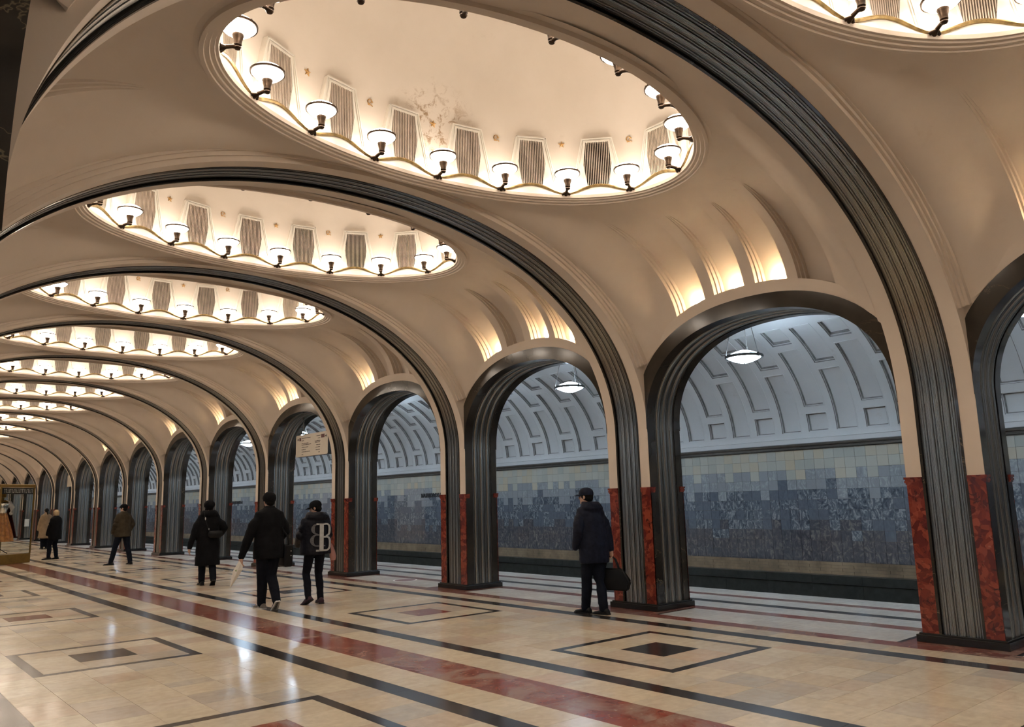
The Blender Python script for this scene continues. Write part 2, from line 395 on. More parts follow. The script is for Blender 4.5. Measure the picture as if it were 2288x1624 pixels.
# =================================================================== transverse arches
def build_rib():
    r = empty('transverse_arch', (0, 0, RCR * 0))
    pts, nrm = rib_path()
    S = 0.215 * PW; D1 = 0.25 * PW
    sweep('plaster_soffit', pts, nrm, [(0, 0.0), (S, 0.0)], mapRib, MT['plaster'], r, flip=True)
    sweep('plaster_soffit', pts, nrm, [(PW - S, 0.0), (PW, 0.0)], mapRib, MT['plaster'], r, flip=True)
    sweep('marble_edge', pts, nrm, [(S, 0.0), (S, -0.0012), (D1, -0.0012), (D1, 0.007)], mapRib, MT['dark'], r, flip=True)
    sweep('marble_edge', pts, nrm, [(PW - D1, 0.007), (PW - D1, -0.0012), (PW - S, -0.0012), (PW - S, 0.0)], mapRib, MT['dark'], r, flip=True)
    sweep('fluted_steel_band', pts, nrm, flutes_fine(D1, PW - D1, 0.008), mapRib, MT['steel'], r, smooth=30, flip=True)
    # sides of the arch above the hall faces, clipped at the wall plane
    for sgn, y0 in ((-1, 0.0), (1, PW)):
        V, F = [], []
        steps = [0.0, 0.02, 0.04, 0.07]
        for i in range(len(pts)):
            x, z = pts[i]; nx, nz = nrm[i]
            lim = 9
            ax = x if x > -A else -2 * A - x
            if abs(nx) > 1e-3: lim = max(0.0, -ax / abs(nx))
            for d in steps: 
                dd = min(d, lim); V.append(((x + nx * dd + A) * P, y0 * P, (z + nz * dd) * P))
        F = grid_faces(len(pts), len(steps), flip=sgn < 0)
        mesh_obj('plaster_side', V, F, MT['plaster'], r)
        # stepped moulding, only where it clears the wall plane
        ok = [i for i in range(len(pts)) if (-(pts[i][0] if pts[i][0] > -A else -2 * A - pts[i][0])) >= abs(nrm[i][0]) * 0.052]
        sec = [(0.0, 0.0125), (0.0065, 0.0125), (0.0065, 0.022), (0.013, 0.022), (0.013, 0.031), (0.0195, 0.031), (0.0195, 0.05)]
        sec = [(y0 + sgn * a, d) for a, d in sec]
        pi, ni = pts[ok], nrm[ok]
        o = sweep('stepped_moulding', pi, ni, sec, mapRib, MT['plaster'], r, smooth=30, flip=sgn > 0)
        me = o.data; bm = bmesh.new(); bm.from_mesh(me); ns = len(sec); bm.verts.ensure_lookup_table()
        for base in (0, (len(ok) - 1) * ns):
            try: bm.faces.new([bm.verts[base + j] for j in range(ns)])
            except ValueError: pass
        bmesh.ops.recalc_face_normals(bm, faces=bm.faces[:]); bm.to_mesh(me); bm.free()
    return r
# =================================================================== pillars
def leg(name, sec, z0, z1, mat, parent, xoff=0.0, flip=False, mirror=False):
    """vertical piece on the hall (or platform) face; local coords relative to pillar base corner"""
    pts = np.array([(0.0, z0), (0.0, z1)]); nrm = np.array([(1.0, 0.0), (1.0, 0.0)])
    def mp(q, s):
        x = q[0] if not mirror else PD - q[0]
        return (x * P, s * P, q[1] * P)
    return sweep(name, pts, nrm, sec, mp, mat, parent, flip=(not flip) if not mirror else flip, smooth=30)
def jamb(name, sec, z0, z1, mat, parent, far=False):
    pts = np.array([(0.0, z0), (0.0, z1)]); nrm = np.array([(1.0, 0.0), (1.0, 0.0)])
    def mp(q, s):
        y = q[0] if not far else PW - q[0]
        return (s * P, y * P, q[1] * P)
    return sweep(name, pts, nrm, sec, mp, mat, parent, flip=far, smooth=30)
JW0, JW1 = 0.235 * PD, 0.82 * PD
def jsec_steel(): return flutes_wide(JW0, JW1, 0.0062)
def build_pillar():
    r = empty('pillar')
    S = 0.215 * PW; D1 = 0.25 * PW; e = 0.0116
    bm = bmesh.new()
    box(bm, -e * P, (PD + e) * P, -e * P, (PW + e) * P, 0, (PH - 0.004) * P, 0.004)
    box(bm, -e * .55 * P, (PD + e * .55) * P, -e * .55 * P, (PW + e * .55) * P, (PH - 0.0041) * P, PH * P, 0.003)
    bm_obj('plinth', bm, MT['plinth'], r)
    for mir in (False, True):
        for a, b in ((0, S), (PW - S, PW)):
            leg('red_marble_panel', [(a, 0.004), (a, -0.0008), (b, -0.0008), (b, 0.004)], PH, ZC - 0.014, MT['red'], r, mirror=mir)
            leg('plaster_strip', [(a, 0.002), (a, 0.0), (b, 0.0), (b, 0.002)], ZC - 0.014, RZ0 if not mir else 1.05, MT['plaster'], r, mirror=mir)
            # moulded cap
            bm = bmesh.new()
            outer = a == 0
            ret = 0.020
            for (zz0, zz1, pr) in ((ZC - 0.018, ZC - 0.014, 0.002), (ZC - 0.014, ZC - 0.0085, 0.0040), (ZC - 0.0085, ZC - 0.0055, 0.0026), (ZC - 0.0055, ZC, 0.0048)):
                x0, x1 = -pr, ret
                if mir: x0, x1 = PD - ret, PD + pr
                ya, yb = (a - pr, b) if outer else (a, b + pr)
                box(bm, x0 * P, x1 * P, ya * P, yb * P, zz0 * P, zz1 * P)
            bm_obj('marble_cap', bm, MT['red'], r)
        leg('dark_marble_edge', [(S, 0.0), (S, -0.0012), (D1, -0.0012), (D1, 0.008)], PH, RZ0 if not mir else 1.05, MT['dark'], r, mirror=mir)
        leg('dark_marble_edge', [(PW - D1, 0.008), (PW - D1, -0.0012), (PW - S, -0.0012), (PW - S, 0.0)], PH, RZ0 if not mir else 1.05, MT['dark'], r, mirror=mir)
        leg('fluted_steel_band', flutes_fine(D1, PW - D1, 0.008), PH, RZ0 if not mir else 1.05, MT['steel'], r, mirror=mir)
    for far in (False, True):
        jamb('dark_marble_jamb', [(0.0, 0.0), (JW0, 0.0), (JW0, 0.009)], PH, AZ0, MT['dark'], r, far)
        jamb('dark_marble_jamb', [(JW1, 0.009), (JW1, 0.0), (PD, 0.0)], PH, AZ0, MT['dark'], r, far)
        jamb('jamb_steel', jsec_steel(), PH, AZ0, MT['steel'], r, far)
    return r
# =================================================================== arcade arches (local y measured from the bay centre)
def build_arcade():
    r = empty('arcade_arch')
    pts, nrm = arch_path()
    def mp(q, s): return ((s) * P, q[0] * P, q[1] * P)
    sweep('dark_marble_soffit', pts, nrm, [(-0.003, 0.0), (JW0, 0.0), (JW0, 0.009)], mp, MT['dark'], r)
    sweep('dark_marble_soffit', pts, nrm, [(JW1, 0.009), (JW1, 0.0), (PD + 0.003, 0.0)], mp, MT['dark'], r)
    sweep('fluted_steel_soffit', pts, nrm, jsec_steel(), mp, MT['steel'], r, smooth=30)
    for xs, nm, sg in ((-0.003, 'marble_archivolt', 1), (PD + 0.003, 'marble_archivolt', -1)):
        V = []
        for i in range(len(pts)):
            o = pts[i] + nrm[i] * AW
            if abs(o[0]) > HB:
                t = (HB - abs(pts[i][0])) / max(1e-6, abs(nrm[i][0])); o = pts[i] + nrm[i] * min(AW, max(0, t))
            V.append((xs * P, pts[i][0] * P, pts[i][1] * P)); V.append((xs * P, o[0] * P, o[1] * P)); V.append(((xs + sg * 0.006) * P, o[0] * P, o[1] * P))
        mesh_obj(nm, V, grid_faces(len(pts), 3, flip=sg < 0), MT['dark'], r)
    return r

# =================================================================== vault bays (right half; mirrored for the left)
DRX, DRY, DZ = 0.633, 0.379, 1.190
ZCEIL = 1.203
SILL = 0.036
NICHES = [(-0.280, -0.172), (-0.138, -0.034), (0.004, 0.111), (0.146, 0.257)]
_rp, _rn = rib_path(full=False)
def _e1():
    o = 0.012 + 0.036 * np.clip(np.abs(_rn[:, 0]) * 1.15, 0, 1) ** 1.0
    e = _rp + _rn * o[:, None]; s = np.argsort(e[:, 0]); return e[s, 0], e[s, 1]
_ex, _ez = _e1()
def e1z(x): return float(np.interp(x, _ex, _ez))
def smooth01(t): t = max(0.0, min(1.0, t)); return t * t * (3 - 2 * t)
K0, K1, K2 = 4, 26, 10
PHTOP = 66.0
def vault_column(y):
    """positions (x, z) of the rows of one column, their normals and niche depth factor"""
    v = y / HB; av = abs(v)
    z0 = z_outer(y); H = ZCEIL - z0
    Lx = 0.325 + 0.50 * av ** 2; n = 2.0 - 0.35 * av ** 2
    q = 1 - (y / (DRY - 0.012)) ** 2
    xe = A - (DRX - 0.012) * math.sqrt(q) if q > 0 else A
    Lx = min(Lx, xe - 0.004) if q > 0 else Lx
    s0 = (SILL / H) ** n; ph0 = math.asin(min(1, math.sqrt(s0)))
    phs = list(np.linspace(0, ph0, K0)) + list(np.linspace(ph0, math.pi / 2, K1))
    rows = []
    for i, ph in enumerate(phs):
        c = math.cos(ph); s = math.sin(ph)
        x = -Lx * (1 - max(c, 0) ** (2 / n)); z = z0 + H * max(s, 0) ** (2 / n)
        rows.append((x, z, ph, ph0))
    for t in np.linspace(0, 1, K2 + 1)[1:]: rows.append((-(Lx + (xe - Lx) * t), ZCEIL, math.pi / 2, ph0))
    b = smooth01((av - 0.70) / 0.30)
    out = [(x, max(z0, (1 - b) * z + b * max(e1z(x), 0)), ph, ph0) for x, z, ph, ph0 in rows]
    if b > 0:
        # keep the start on the wall plane at the arch ring
        x, z, ph, ph0 = out[0]; out[0] = (x, z0, ph, ph0)
    return out
def build_vault(name='vault_bay'):
    cols = []   # (y, factor)
    st = 0.0042
    edges = set()
    ys = list(np.linspace(-HB, -0.29, 14)) + list(np.linspace(0.268, HB, 15))
    ys += [-0.165, -0.155, -0.145, -0.028, -0.018, -0.008, -0.002, 0.118, 0.128, 0.139]
    for y in ys: cols.append((y, 0.0, 0))
    for a, b in NICHES:
        for j, (yy, f) in enumerate([(a, 0), (a, 1 / 3), (a + st, 1 / 3), (a + st, 2 / 3), (a + 2 * st, 2 / 3), (a + 2 * st, 1)] + [(a + 2 * st + (b - a - 4 * st) * t, 1) for t in (0.25, 0.5, 0.75)] + [(b - 2 * st, 1), (b - 2 * st, 2 / 3), (b - st, 2 / 3), (b - st, 1 / 3), (b, 1 / 3), (b, 0)]):
            cols.append((yy, f, j))
    cols.sort(key=lambda c: (round(c[0], 6), 0))
    # keep the entry / exit order of coincident columns
    V = []; nr = None
    ordered = sorted([c for c in cols if c[1] == 0 and c[2] == 0 and not any(abs(c[0] - a) < 1e-6 for a, b in NICHES)], key=lambda c: c[0])
    seq = []
    pend = [c for c in ordered]
    for a, b in NICHES:
        while pend and pend[0][0] < a: seq.append((pend[0][0], 0.0)); pend.pop(0)
        seq += [(a, 0), (a, 1 / 3), (a + st, 1 / 3), (a + st, 2 / 3), (a + 2 * st, 2 / 3), (a + 2 * st, 1)]
        seq += [(a + 2 * st + (b - a - 4 * st) * t, 1) for t in (0.25, 0.5, 0.75)]
        seq += [(b - 2 * st, 1), (b - 2 * st, 2 / 3), (b - st, 2 / 3), (b - st, 1 / 3), (b, 1 / 3), (b, 0)]
    seq += [(c[0], 0.0) for c in pend]
    DEP = 0.052
    for y, f in seq:
        rows = vault_column(y); pt = np.array([(r[0], r[1]) for r in rows])
        d = np.gradient(pt, axis=0); d /= np.linalg.norm(d, axis=1, keepdims=True) + 1e-12
        nn = np.stack([d[:, 1], -d[:, 0]], 1)
        col = []
        for i, (x, z, ph, ph0) in enumerate(rows):
            tau = (ph - ph0) / (R(PHTOP) - ph0)
            dep = 0.0
            if i >= K0 and f > 0 and tau < 1: dep = DEP * f * (1 - max(0, tau)) ** 0.75
            nx, nz = nn[i]
            if i < K0 + 2: nx, nz = 1.0, 0.0
            col.append((x + nx * dep, z + nz * dep))
        V.append(col)
    nr = len(V[0]); verts = []
    for i in range(nr):
        for (y, f), col in zip(seq, V): verts.append(((col[i][0] + A) * P, y * P, col[i][1] * P))
    o = mesh_obj(name, verts, grid_faces(nr, len(seq)), MT['plaster'], None, 30)
    return o
def niche_point(y, up=0.012, back=0.62):
    rows = vault_column(y); x, z = rows[K0][0], rows[K0][1]
    return Vector(((x + A + 0.052 * back) * P, y * P, (z + up) * P))

# =================================================================== domes (local origin: centre of the opening at floor level)
NL = 16
_th = np.linspace(0, 2 * math.pi, 2881)
_ex2 = (DRX - 0.03) * np.cos(_th); _ey2 = (DRY - 0.03) * np.sin(_th)
_as = np.concatenate([[0], np.cumsum(np.hypot(np.diff(_ex2), np.diff(_ey2)))]); _as /= _as[-1]
def th_of(u): return float(np.interp(u % 1.0, _as, _th))       # angle at a fraction of the rim's length
def u_of(th): return float(np.interp(th % (2 * math.pi), _th, _as))
LAMP_TH = [th_of((k + 0.5) / NL) for k in range(NL)]
GR_TH = [th_of(k / NL) for k in range(NL)]
def ell(th, off):
    """point on the opening ellipse moved inwards by off, and the inward normal"""
    p = Vector((DRX * math.cos(th), DRY * math.sin(th))); n = Vector((-math.cos(th) / DRX, -math.sin(th) / DRY)).normalized()
    return p + n * off, n
def ring_sweep(name, prof, mat, parent, seg=128, smooth=30, zfun=None, flip=False):
    V = []
    for k in range(seg):
        th = 2 * math.pi * k / seg
        for off, z in prof:
            q, n = ell(th, off); zz = z if zfun is None else zfun(th, z)
            V.append((q.x * P, q.y * P, zz * P))
    m = len(prof); F = []
    for k in range(seg):
        for j in range(m - 1):
            a = k * m + j; b = ((k + 1) % seg) * m + j
            F.append((a, a + 1, b + 1, b) if not flip else (a, b, b + 1, a + 1))
    return mesh_obj(name, V, F, mat, parent, smooth)
def wave(th):
    c = 0.5 + 0.5 * math.cos(2 * math.pi * NL * u_of(th))      # 1 at grille positions, 0 at lamp positions
    return 1.2135 + 0.024 * c ** 0.85
SZ0, STOP, SN, SOFF = 1.330, 1.700, 2.1, 0.013
def dome_r(z):
    t = max(0.0, (z - SZ0) / (STOP - SZ0)); return max(0.0, 1 - t ** SN) ** (1 / SN)
def shell_axes(z):
    f = dome_r(z); oy = (DRY - SOFF) * (1 - f); k = (DRX - SOFF) / (DRY - SOFF) - 1
    return DRX - SOFF - oy * (1 + k * (1 - f)), DRY - SOFF - oy
def build_dome():
    r = empty('ceiling_dome')
    # rim with three steps
    prof = [(-0.010, ZCEIL), (0.0, ZCEIL - 0.003), (0.0, DZ), (0.008, DZ), (0.0095, DZ + 0.004), (0.018, DZ + 0.004), (0.0195, DZ + 0.008), (0.027, DZ + 0.008), (0.0285, DZ + 0.012), (0.034, DZ + 0.012), (0.036, DZ + 0.020), (0.030, DZ + 0.024), (0.006, DZ + 0.028)]
    ring_sweep('rim_moulding', prof, MT['plaster'], r)
    # lunette band below the waved tube
    V = []; seg = 192
    for k in range(seg):
        th = 2 * math.pi * k / seg
        for off, z in ((0.034, DZ + 0.020), (0.031, None), (0.027, None), (0.010, None)):
            q, n = ell(th, off); zz = z if z else wave(th)
            V.append((q.x * P, q.y * P, zz * P))
    F = []
    for k in range(seg):
        for j in range(3):
            a = k * 4 + j; b = ((k + 1) % seg) * 4 + j; F.append((a, a + 1, b + 1, b))
    mesh_obj('lunette_band', V, F, MT['white'], r, 40)
    bm = bmesh.new()
    pts = []
    for k in range(193):
        th = 2 * math.pi * k / 192; q, n = ell(th, 0.0325); pts.append((q.x * P, q.y * P, (wave(th) + 0.0005) * P))
    tube(bm, pts, 0.0043 * P, 6, cap=False)
    bm_obj('waved_brass_tube', bm, MT['brass'], r, 50)
    # shell
    zs = [1.208, 1.25, 1.29] + [SZ0 + (STOP - SZ0) * t for t in (0, .03, .07, .12, .18, .25, .32, .40, .48, .56, .64, .72, .79, .85, .90, .94, .97, .99)]
    V = []; seg = 128
    for z in zs:
        ax_, ay_ = shell_axes(z)
        for k in range(seg):
            th = 2 * math.pi * k / seg; V.append((ax_ * math.cos(th) * P, ay_ * math.sin(th) * P, z * P))
    F = grid_faces(len(zs), seg, True)
    V.append((0, 0, STOP * P)); top = len(V) - 1; base = (len(zs) - 1) * seg
    for k in range(seg): F.append((base + k, base + (k + 1) % seg, top))
    mesh_obj('dome_shell', V, F, MT['dome'], r, 60)
    # grilles
    GB, GM, GT = 0.018, 0.082, 0.148       # local z, from the box foot
    hb, hm, ht = 0.030, 0.0400, 0.0325
    bmf = bmesh.new()
    def quadstrip(bm, inner, outer, y0, y1, yi=None):
        n = len(inner); yi = y0 if yi is None else yi
        for i in range(n):
            j = (i + 1) % n
            def v(p, y): return bm.verts.new((p[0] * P, y * P, p[1] * P))
            a, b, c, d = inner[i], inner[j], outer[j], outer[i]
            bm.faces.new([v(a, y1), v(b, y1), v(c, y1), v(d, y1)])
            bm.faces.new([v(d, y1), v(c, y1), v(c, y0), v(d, y0)])
            bm.faces.new([v(a, yi), v(b, yi), v(b, y1), v(a, y1)])
    hexi = [(-hb, GB), (hb, GB), (hm, GM), (ht, GT), (-ht, GT), (-hm, GM)]
    t = 0.0050
    hexo = [(-hb - t * .6, GB - t), (hb + t * .6, GB - t), (hm + t, GM), (ht + t, GT + t), (-ht - t, GT + t), (-hm - t, GM)]
    quadstrip(bmf, hexi, hexo, -0.004, 0.0035, -0.0100)
    bx, tx_ = 0.078, 0.044; zt_ = GT + 0.012
    def trap(z, o=0.0): return bx + (tx_ - bx) * z / zt_ + o
    # box front, sides and top, the hexagon left open
    outer = [(-trap(0), 0.0), (trap(0), 0.0), (trap(GM), GM), (tx_, zt_), (-tx_, zt_), (-trap(GM), GM)]
    quadstrip(bmf, hexo, outer, -0.018, 0.0, -0.004)
    # raised border strips following the slanting sides
    for sg in (-1, 1):
        for w0, w1, yy in ((0.0, 0.0035, 0.0042), (0.0035, 0.0075, 0.0022)):
            p4 = [(sg * (trap(0) - w0), 0.0), (sg * (trap(0) - w1), 0.0), (sg * (tx_ - w1), zt_), (sg * (tx_ - w0), zt_)]
            vs = [bmf.verts.new((p[0] * P, y * P, p[1] * P)) for y in (0.0, yy) for p in p4]
            for f in ((4, 5, 6, 7), (0, 1, 5, 4), (1, 2, 6, 5), (2, 3, 7, 6), (3, 0, 4, 7)): bmf.faces.new([vs[i] for i in f])
    box(bmf, -tx_ * P, tx_ * P, 0.0, 0.0042 * P, (zt_ - 0.0035) * P, zt_ * P)
    bms = bmesh.new(); ns = 16
    for k in range(ns):
        x = -hm + (k + 0.5) * 2 * hm / ns
        zb = GB if abs(x) < hb else GB + (abs(x) - hb) / (hm - hb) * (GM - GB)
        zt = GT if abs(x) < ht else GM + (hm - abs(x)) / (hm - ht) * (GT - GM)
        w = 0.0010
        box(bms, (x - w) * P, (x + w) * P, -0.0045 * P, 0.0022 * P, zb * P, zt * P)
    bmv = bmesh.new()
    vs = [bmv.verts.new((p[0] * P, -0.0095 * P, p[1] * P)) for p in hexi]; bmv.faces.new(vs)
    g0 = bm_obj('grille_frame', bmf, MT['white'], None); s0 = bm_obj('slats', bms, MT['slat'], None); v0 = bm_obj('duct_opening', bmv, MT['void'], None)
    meshes = (g0.data, s0.data, v0.data)
    for o in (g0, s0, v0): bpy.data.objects.remove(o)
    # emblems
    bm = bmesh.new(); pr = []
    for k in range(10):
        rr = 0.0098 if k % 2 == 0 else 0.0041; a = R(90 + 36 * k); pr.append((rr * math.cos(a), rr * math.sin(a)))
    ct = bm.verts.new((0, 0.004 * P, 0)); vs = [bm.verts.new((x * P, 0.0015 * P, z * P)) for x, z in pr]; vb = [bm.verts.new((x * P, -0.002 * P, z * P)) for x, z in pr]
    for k in range(10):
        bm.faces.new((ct, vs[k], vs[(k + 1) % 10])); bm.faces.new((vs[k], vb[k], vb[(k + 1) % 10], vs[(k + 1) % 10]))
    so = bm_obj('star', bm, MT['gold'], None); star = so.data; bpy.data.objects.remove(so)
    bm = bmesh.new()
    arc = []
    for k in range(15):
        a = R(-125 + k * 17); rad = 0.0078
        arc.append((rad * math.cos(a) * P, 0.001 * P, (rad * math.sin(a) + 0.001) * P))
    tube(bm, arc, [0.0006 * P + 0.0011 * P * math.sin(math.pi * min(1, k / 14 + .02)) for k in range(15)], 6)
    tube(bm, [arc[0], (arc[0][0] - 0.0035 * P, 0.001 * P, arc[0][2] - 0.003 * P)], 0.0012 * P, 6)
    tube(bm, [(-0.004 * P, 0.0016 * P, 0.0035 * P), (0.0065 * P, 0.0016 * P, -0.0085 * P)], 0.0010 * P, 6)
    tube(bm, [(-0.0065 * P, 0.0016 * P, 0.0012 * P), (-0.0012 * P, 0.0016 * P, 0.0062 * P)], 0.0018 * P, 6)
    so = bm_obj('hammer_and_sickle', bm, MT['gold'], None, 50); hs = so.data; bpy.data.objects.remove(so)
    return r, meshes, star, hs
def shell_pt(th, z):
    ax_, ay_ = shell_axes(z); return Vector((ax_ * math.cos(th) * P, ay_ * math.sin(th) * P, z * P))
def wall_mat(th, z0, z1):
    """frame on the shell: origin at height z0, local z up the slope, local y into the dome"""
    a, b = shell_pt(th, z0), shell_pt(th, z1)
    zz = (b - a).normalized(); tx = Vector((-(DRX) * math.sin(th), DRY * math.cos(th), 0)).normalized()
    n = zz.cross(tx)
    if n.dot(Vector((-a.x, -a.y, 0))) < 0: n = -n
    tx = n.cross(zz)
    m = Matrix((tx, n, zz)).transposed().to_4x4(); m.translation = a
    return m

def build_lamp():
    """bowl lamp; origin at the bottom of the knob; the arm runs along local -y (towards the wall)"""
    r = empty('bowl_lamp'); h = 0.192
    bm = bmesh.new()
    lathe(bm, [(0.0, -0.078), (0.045, -0.077), (0.085, -0.061), (0.118, -0.037), (0.140, -0.014), (0.149, 0.0)], 24, (0, 0, h)); bm_obj('glass_bowl', bm, MT['bowl'], r, 60)
    bm = bmesh.new()
    lathe(bm, [(0.149, 0.0), (0.142, 0.018), (0.114, 0.043), (0.068, 0.064), (0.0, 0.074)], 24, (0, 0, h)); bm_obj('glass_cover', bm, MT['cover'], r, 60)
    bm = bmesh.new()
    lathe(bm, [(0.143, -0.010), (0.1545, -0.011), (0.1565, 0.009), (0.145, 0.010), (0.143, -0.010)], 24, (0, 0, h))
    for k in range(4):
        a = R(45 + 90 * k); tube(bm, [(0.152 * math.cos(a), 0.152 * math.sin(a), h + .004), (0.152 * math.cos(a), 0.152 * math.sin(a), h + .018)], 0.004, 6)
    bm_obj('bowl_ring', bm, MT['bronze'], r, 40)
    bm = bmesh.new()
    lathe(bm, [(0.0, -0.012), (0.022, -0.008), (0.030, 0.004), (0.024, 0.016), (0.033, 0.026), (0.031, 0.042), (0.034, 0.065), (0.044, 0.098), (0.052, 0.122), (0.050, 0.131), (0.0, 0.132)], 16)
    bm_obj('lamp_cup', bm, MT['bronze'], r, 40)
    bm = bmesh.new()
    tube(bm, [(0, 0.0, 0.014), (0, -0.045, 0.012), (0, -0.09, 0.002), (0, -0.125, -0.012), (0, -0.150, -0.014)], [0.023, 0.017, 0.019, 0.024, 0.030], 10)
    tube(bm, [(0, -0.09, -0.002), (0.045, -0.135, -0.016)], [0.014, 0.020], 8)
    tube(bm, [(0, -0.09, -0.002), (-0.045, -0.135, -0.016)], [0.012, 0.018], 8)
    bm_obj('bracket_arm', bm, MT['bronze'], r, 50)
    return r
def copy_tree(src, name=None, loc=None, rot=None, scale=None):
    c = src.copy(); COL.objects.link(c)
    if loc is not None: c.location = loc
    if rot is not None: c.rotation_euler = rot
    if scale is not None: c.scale = scale
    for ch in list(src.children):
        d = ch.copy(); COL.objects.link(d); d.parent = c
        for g in list(ch.children):
            e = g.copy(); COL.objects.link(e); e.parent = d
    return c
#=ARCH=
# =================================================================== assembling the hall
from bpy_extras.object_utils import world_to_camera_view
CM = cam.matrix_world.inverted()
def project(pt):
    q = CM @ Vector(pt)
    if q.z > -0.05: return None
    return (1144 + fpx * q.x / -q.z, 812 - fpx * q.y / -q.z)
def px_area(corners):
    pr = [project(c) for c in corners]
    if any(p is None for p in pr): return 0.0
    cx = sum(p[0] for p in pr) / len(pr); cy = sum(p[1] for p in pr) / len(pr)
    if not (-20 < cx < 2308 and -20 < cy < 1644): return 0.0
    a = 0.0
    for i in range(len(pr)):
        j = (i + 1) % len(pr); a += pr[i][0] * pr[j][1] - pr[j][0] * pr[i][1]
    return abs(a) / 2
ORD = ['first', 'second', 'third', 'fourth', 'fifth', 'sixth', 'seventh', 'eighth', 'ninth', 'tenth', 'eleventh', 'twelfth', 'thirteenth', 'fourteenth', 'fifteenth', 'sixteenth']
W = lambda x, y, z=0.0: ((x + A) * P, y * P, z * P)

pillar0 = build_pillar()
PL = {-1: 'big pillar of fluted steel and red marble at the front of the arcade',
      0: 'steel and red marble pillar right behind the man carrying a black bag',
      1: 'steel and red marble pillar between the bag carrier and the lettered jacket',
      2: 'steel and red marble pillar directly beside the lettered jacket',
      3: 'steel and red marble pillar behind the man carrying wrapped flowers',
      4: 'steel and red marble pillar behind the person in a long black coat',
      5: 'steel and red marble pillar between the long black coat and the olive jacket',
      6: 'steel and red marble pillar behind the man in the olive jacket',
      7: 'steel and dull red pillar one arch beyond the olive jacket'}
for k in range(-2, KMAX + 1):
    c = copy_tree(pillar0, loc=W(0, k)) if k > -2 else pillar0
    if k == -2: c.location = W(0, -2)
    tag(c, PL.get(k, 'distant dark pillar in the far part of the arcade' if k > 7 else 'steel and red marble pillar just outside the big front arch'), 'pillar', 'pillars of the arcade')
# arcade on the near side (mirrored)
wl = struct(empty('wall_left'))
for k in range(-4, 9):
    c = copy_tree(pillar0, loc=(-A * P, k * P, 0), scale=(-1, 1, 1)); c.parent = wl
    for q in ('label', 'category', 'group'):
        if q in c: del c[q]
    c['kind'] = 'structure'

rib0 = build_rib()
for i, k in enumerate(range(-3, KMAX + 1)):
    c = rib0 if i == 0 else copy_tree(rib0)
    c.location = (0, k * P, 0)
    if k >= -1:
        n = k + 1
        lab = ('huge steel banded cross arch springing from the front pillar' if k == -1 else
               '%s steel banded cross arch beyond the huge front one' % ORD[n - 1] if k < 12 else 'steel banded cross arch in the far end of the hall')
    else: lab = 'steel banded cross arch overhead, before the huge front one'
    tag(c, lab, 'arch', 'arches across the hall')
arc0 = build_arcade()
for i, k in enumerate(range(-2, KMAX)):
    c = arc0 if i == 0 else copy_tree(arc0)
    c.location = W(0, k + PW + HB)
    lab = {-2: 'dark marble arcade arch cut by the frame beside the big front pillar',
           -1: 'widest dark marble arcade arch with a whole pendant lamp inside',
           0: 'dark marble arcade arch over the man with the black bag',
           1: 'dark marble arcade arch above the wall lettering, no lamp inside',
           2: 'dark marble arcade arch with the hanging direction board'}.get(k, '%s dark marble arcade arch beyond the hanging board' % ORD[k - 3] if k < 12 else 'small dark arcade arch in the distance')
    tag(c, lab, 'arch', 'arches of the arcade')
for k in range(-4, 8):
    c = copy_tree(arc0, loc=(-A * P, (k + PW + HB) * P, 0), scale=(-1, 1, 1)); c.parent = wl
    for q in ('label', 'category', 'group'):
        if q in c: del c[q]
    c['kind'] = 'structure'

ceil = struct(empty('ceiling'))
v0 = build_vault('vault_bay')
v0.parent = ceil; v0.location = (0, (-3 + PW + HB) * P, 0)
for k in range(-3, KMAX):
    if k > -3: inst('vault_bay', v0, ceil, (0, (k + PW + HB) * P, 0))
    inst('vault_bay', v0, ceil, (0, (k + PW + HB) * P, 0), scale=(-1, 1, 1))
# wall above the opening on the platform side and the flat return
def upper_wall():
    V = []; ys = np.linspace(-HB, HB, 40)
    for y in ys:
        for z in (z_outer(y), 1.125): V.append(((PD + 0.003) * P, y * P, z * P))
    return mesh_obj('platform_spandrel', V, grid_faces(len(ys), 2), MT['vaultp'], ceil)
uw = upper_wall(); uw.location = W(0, -3 + PW + HB)
for k in range(-2, KMAX): inst('platform_spandrel', uw, ceil, W(0, k + PW + HB))

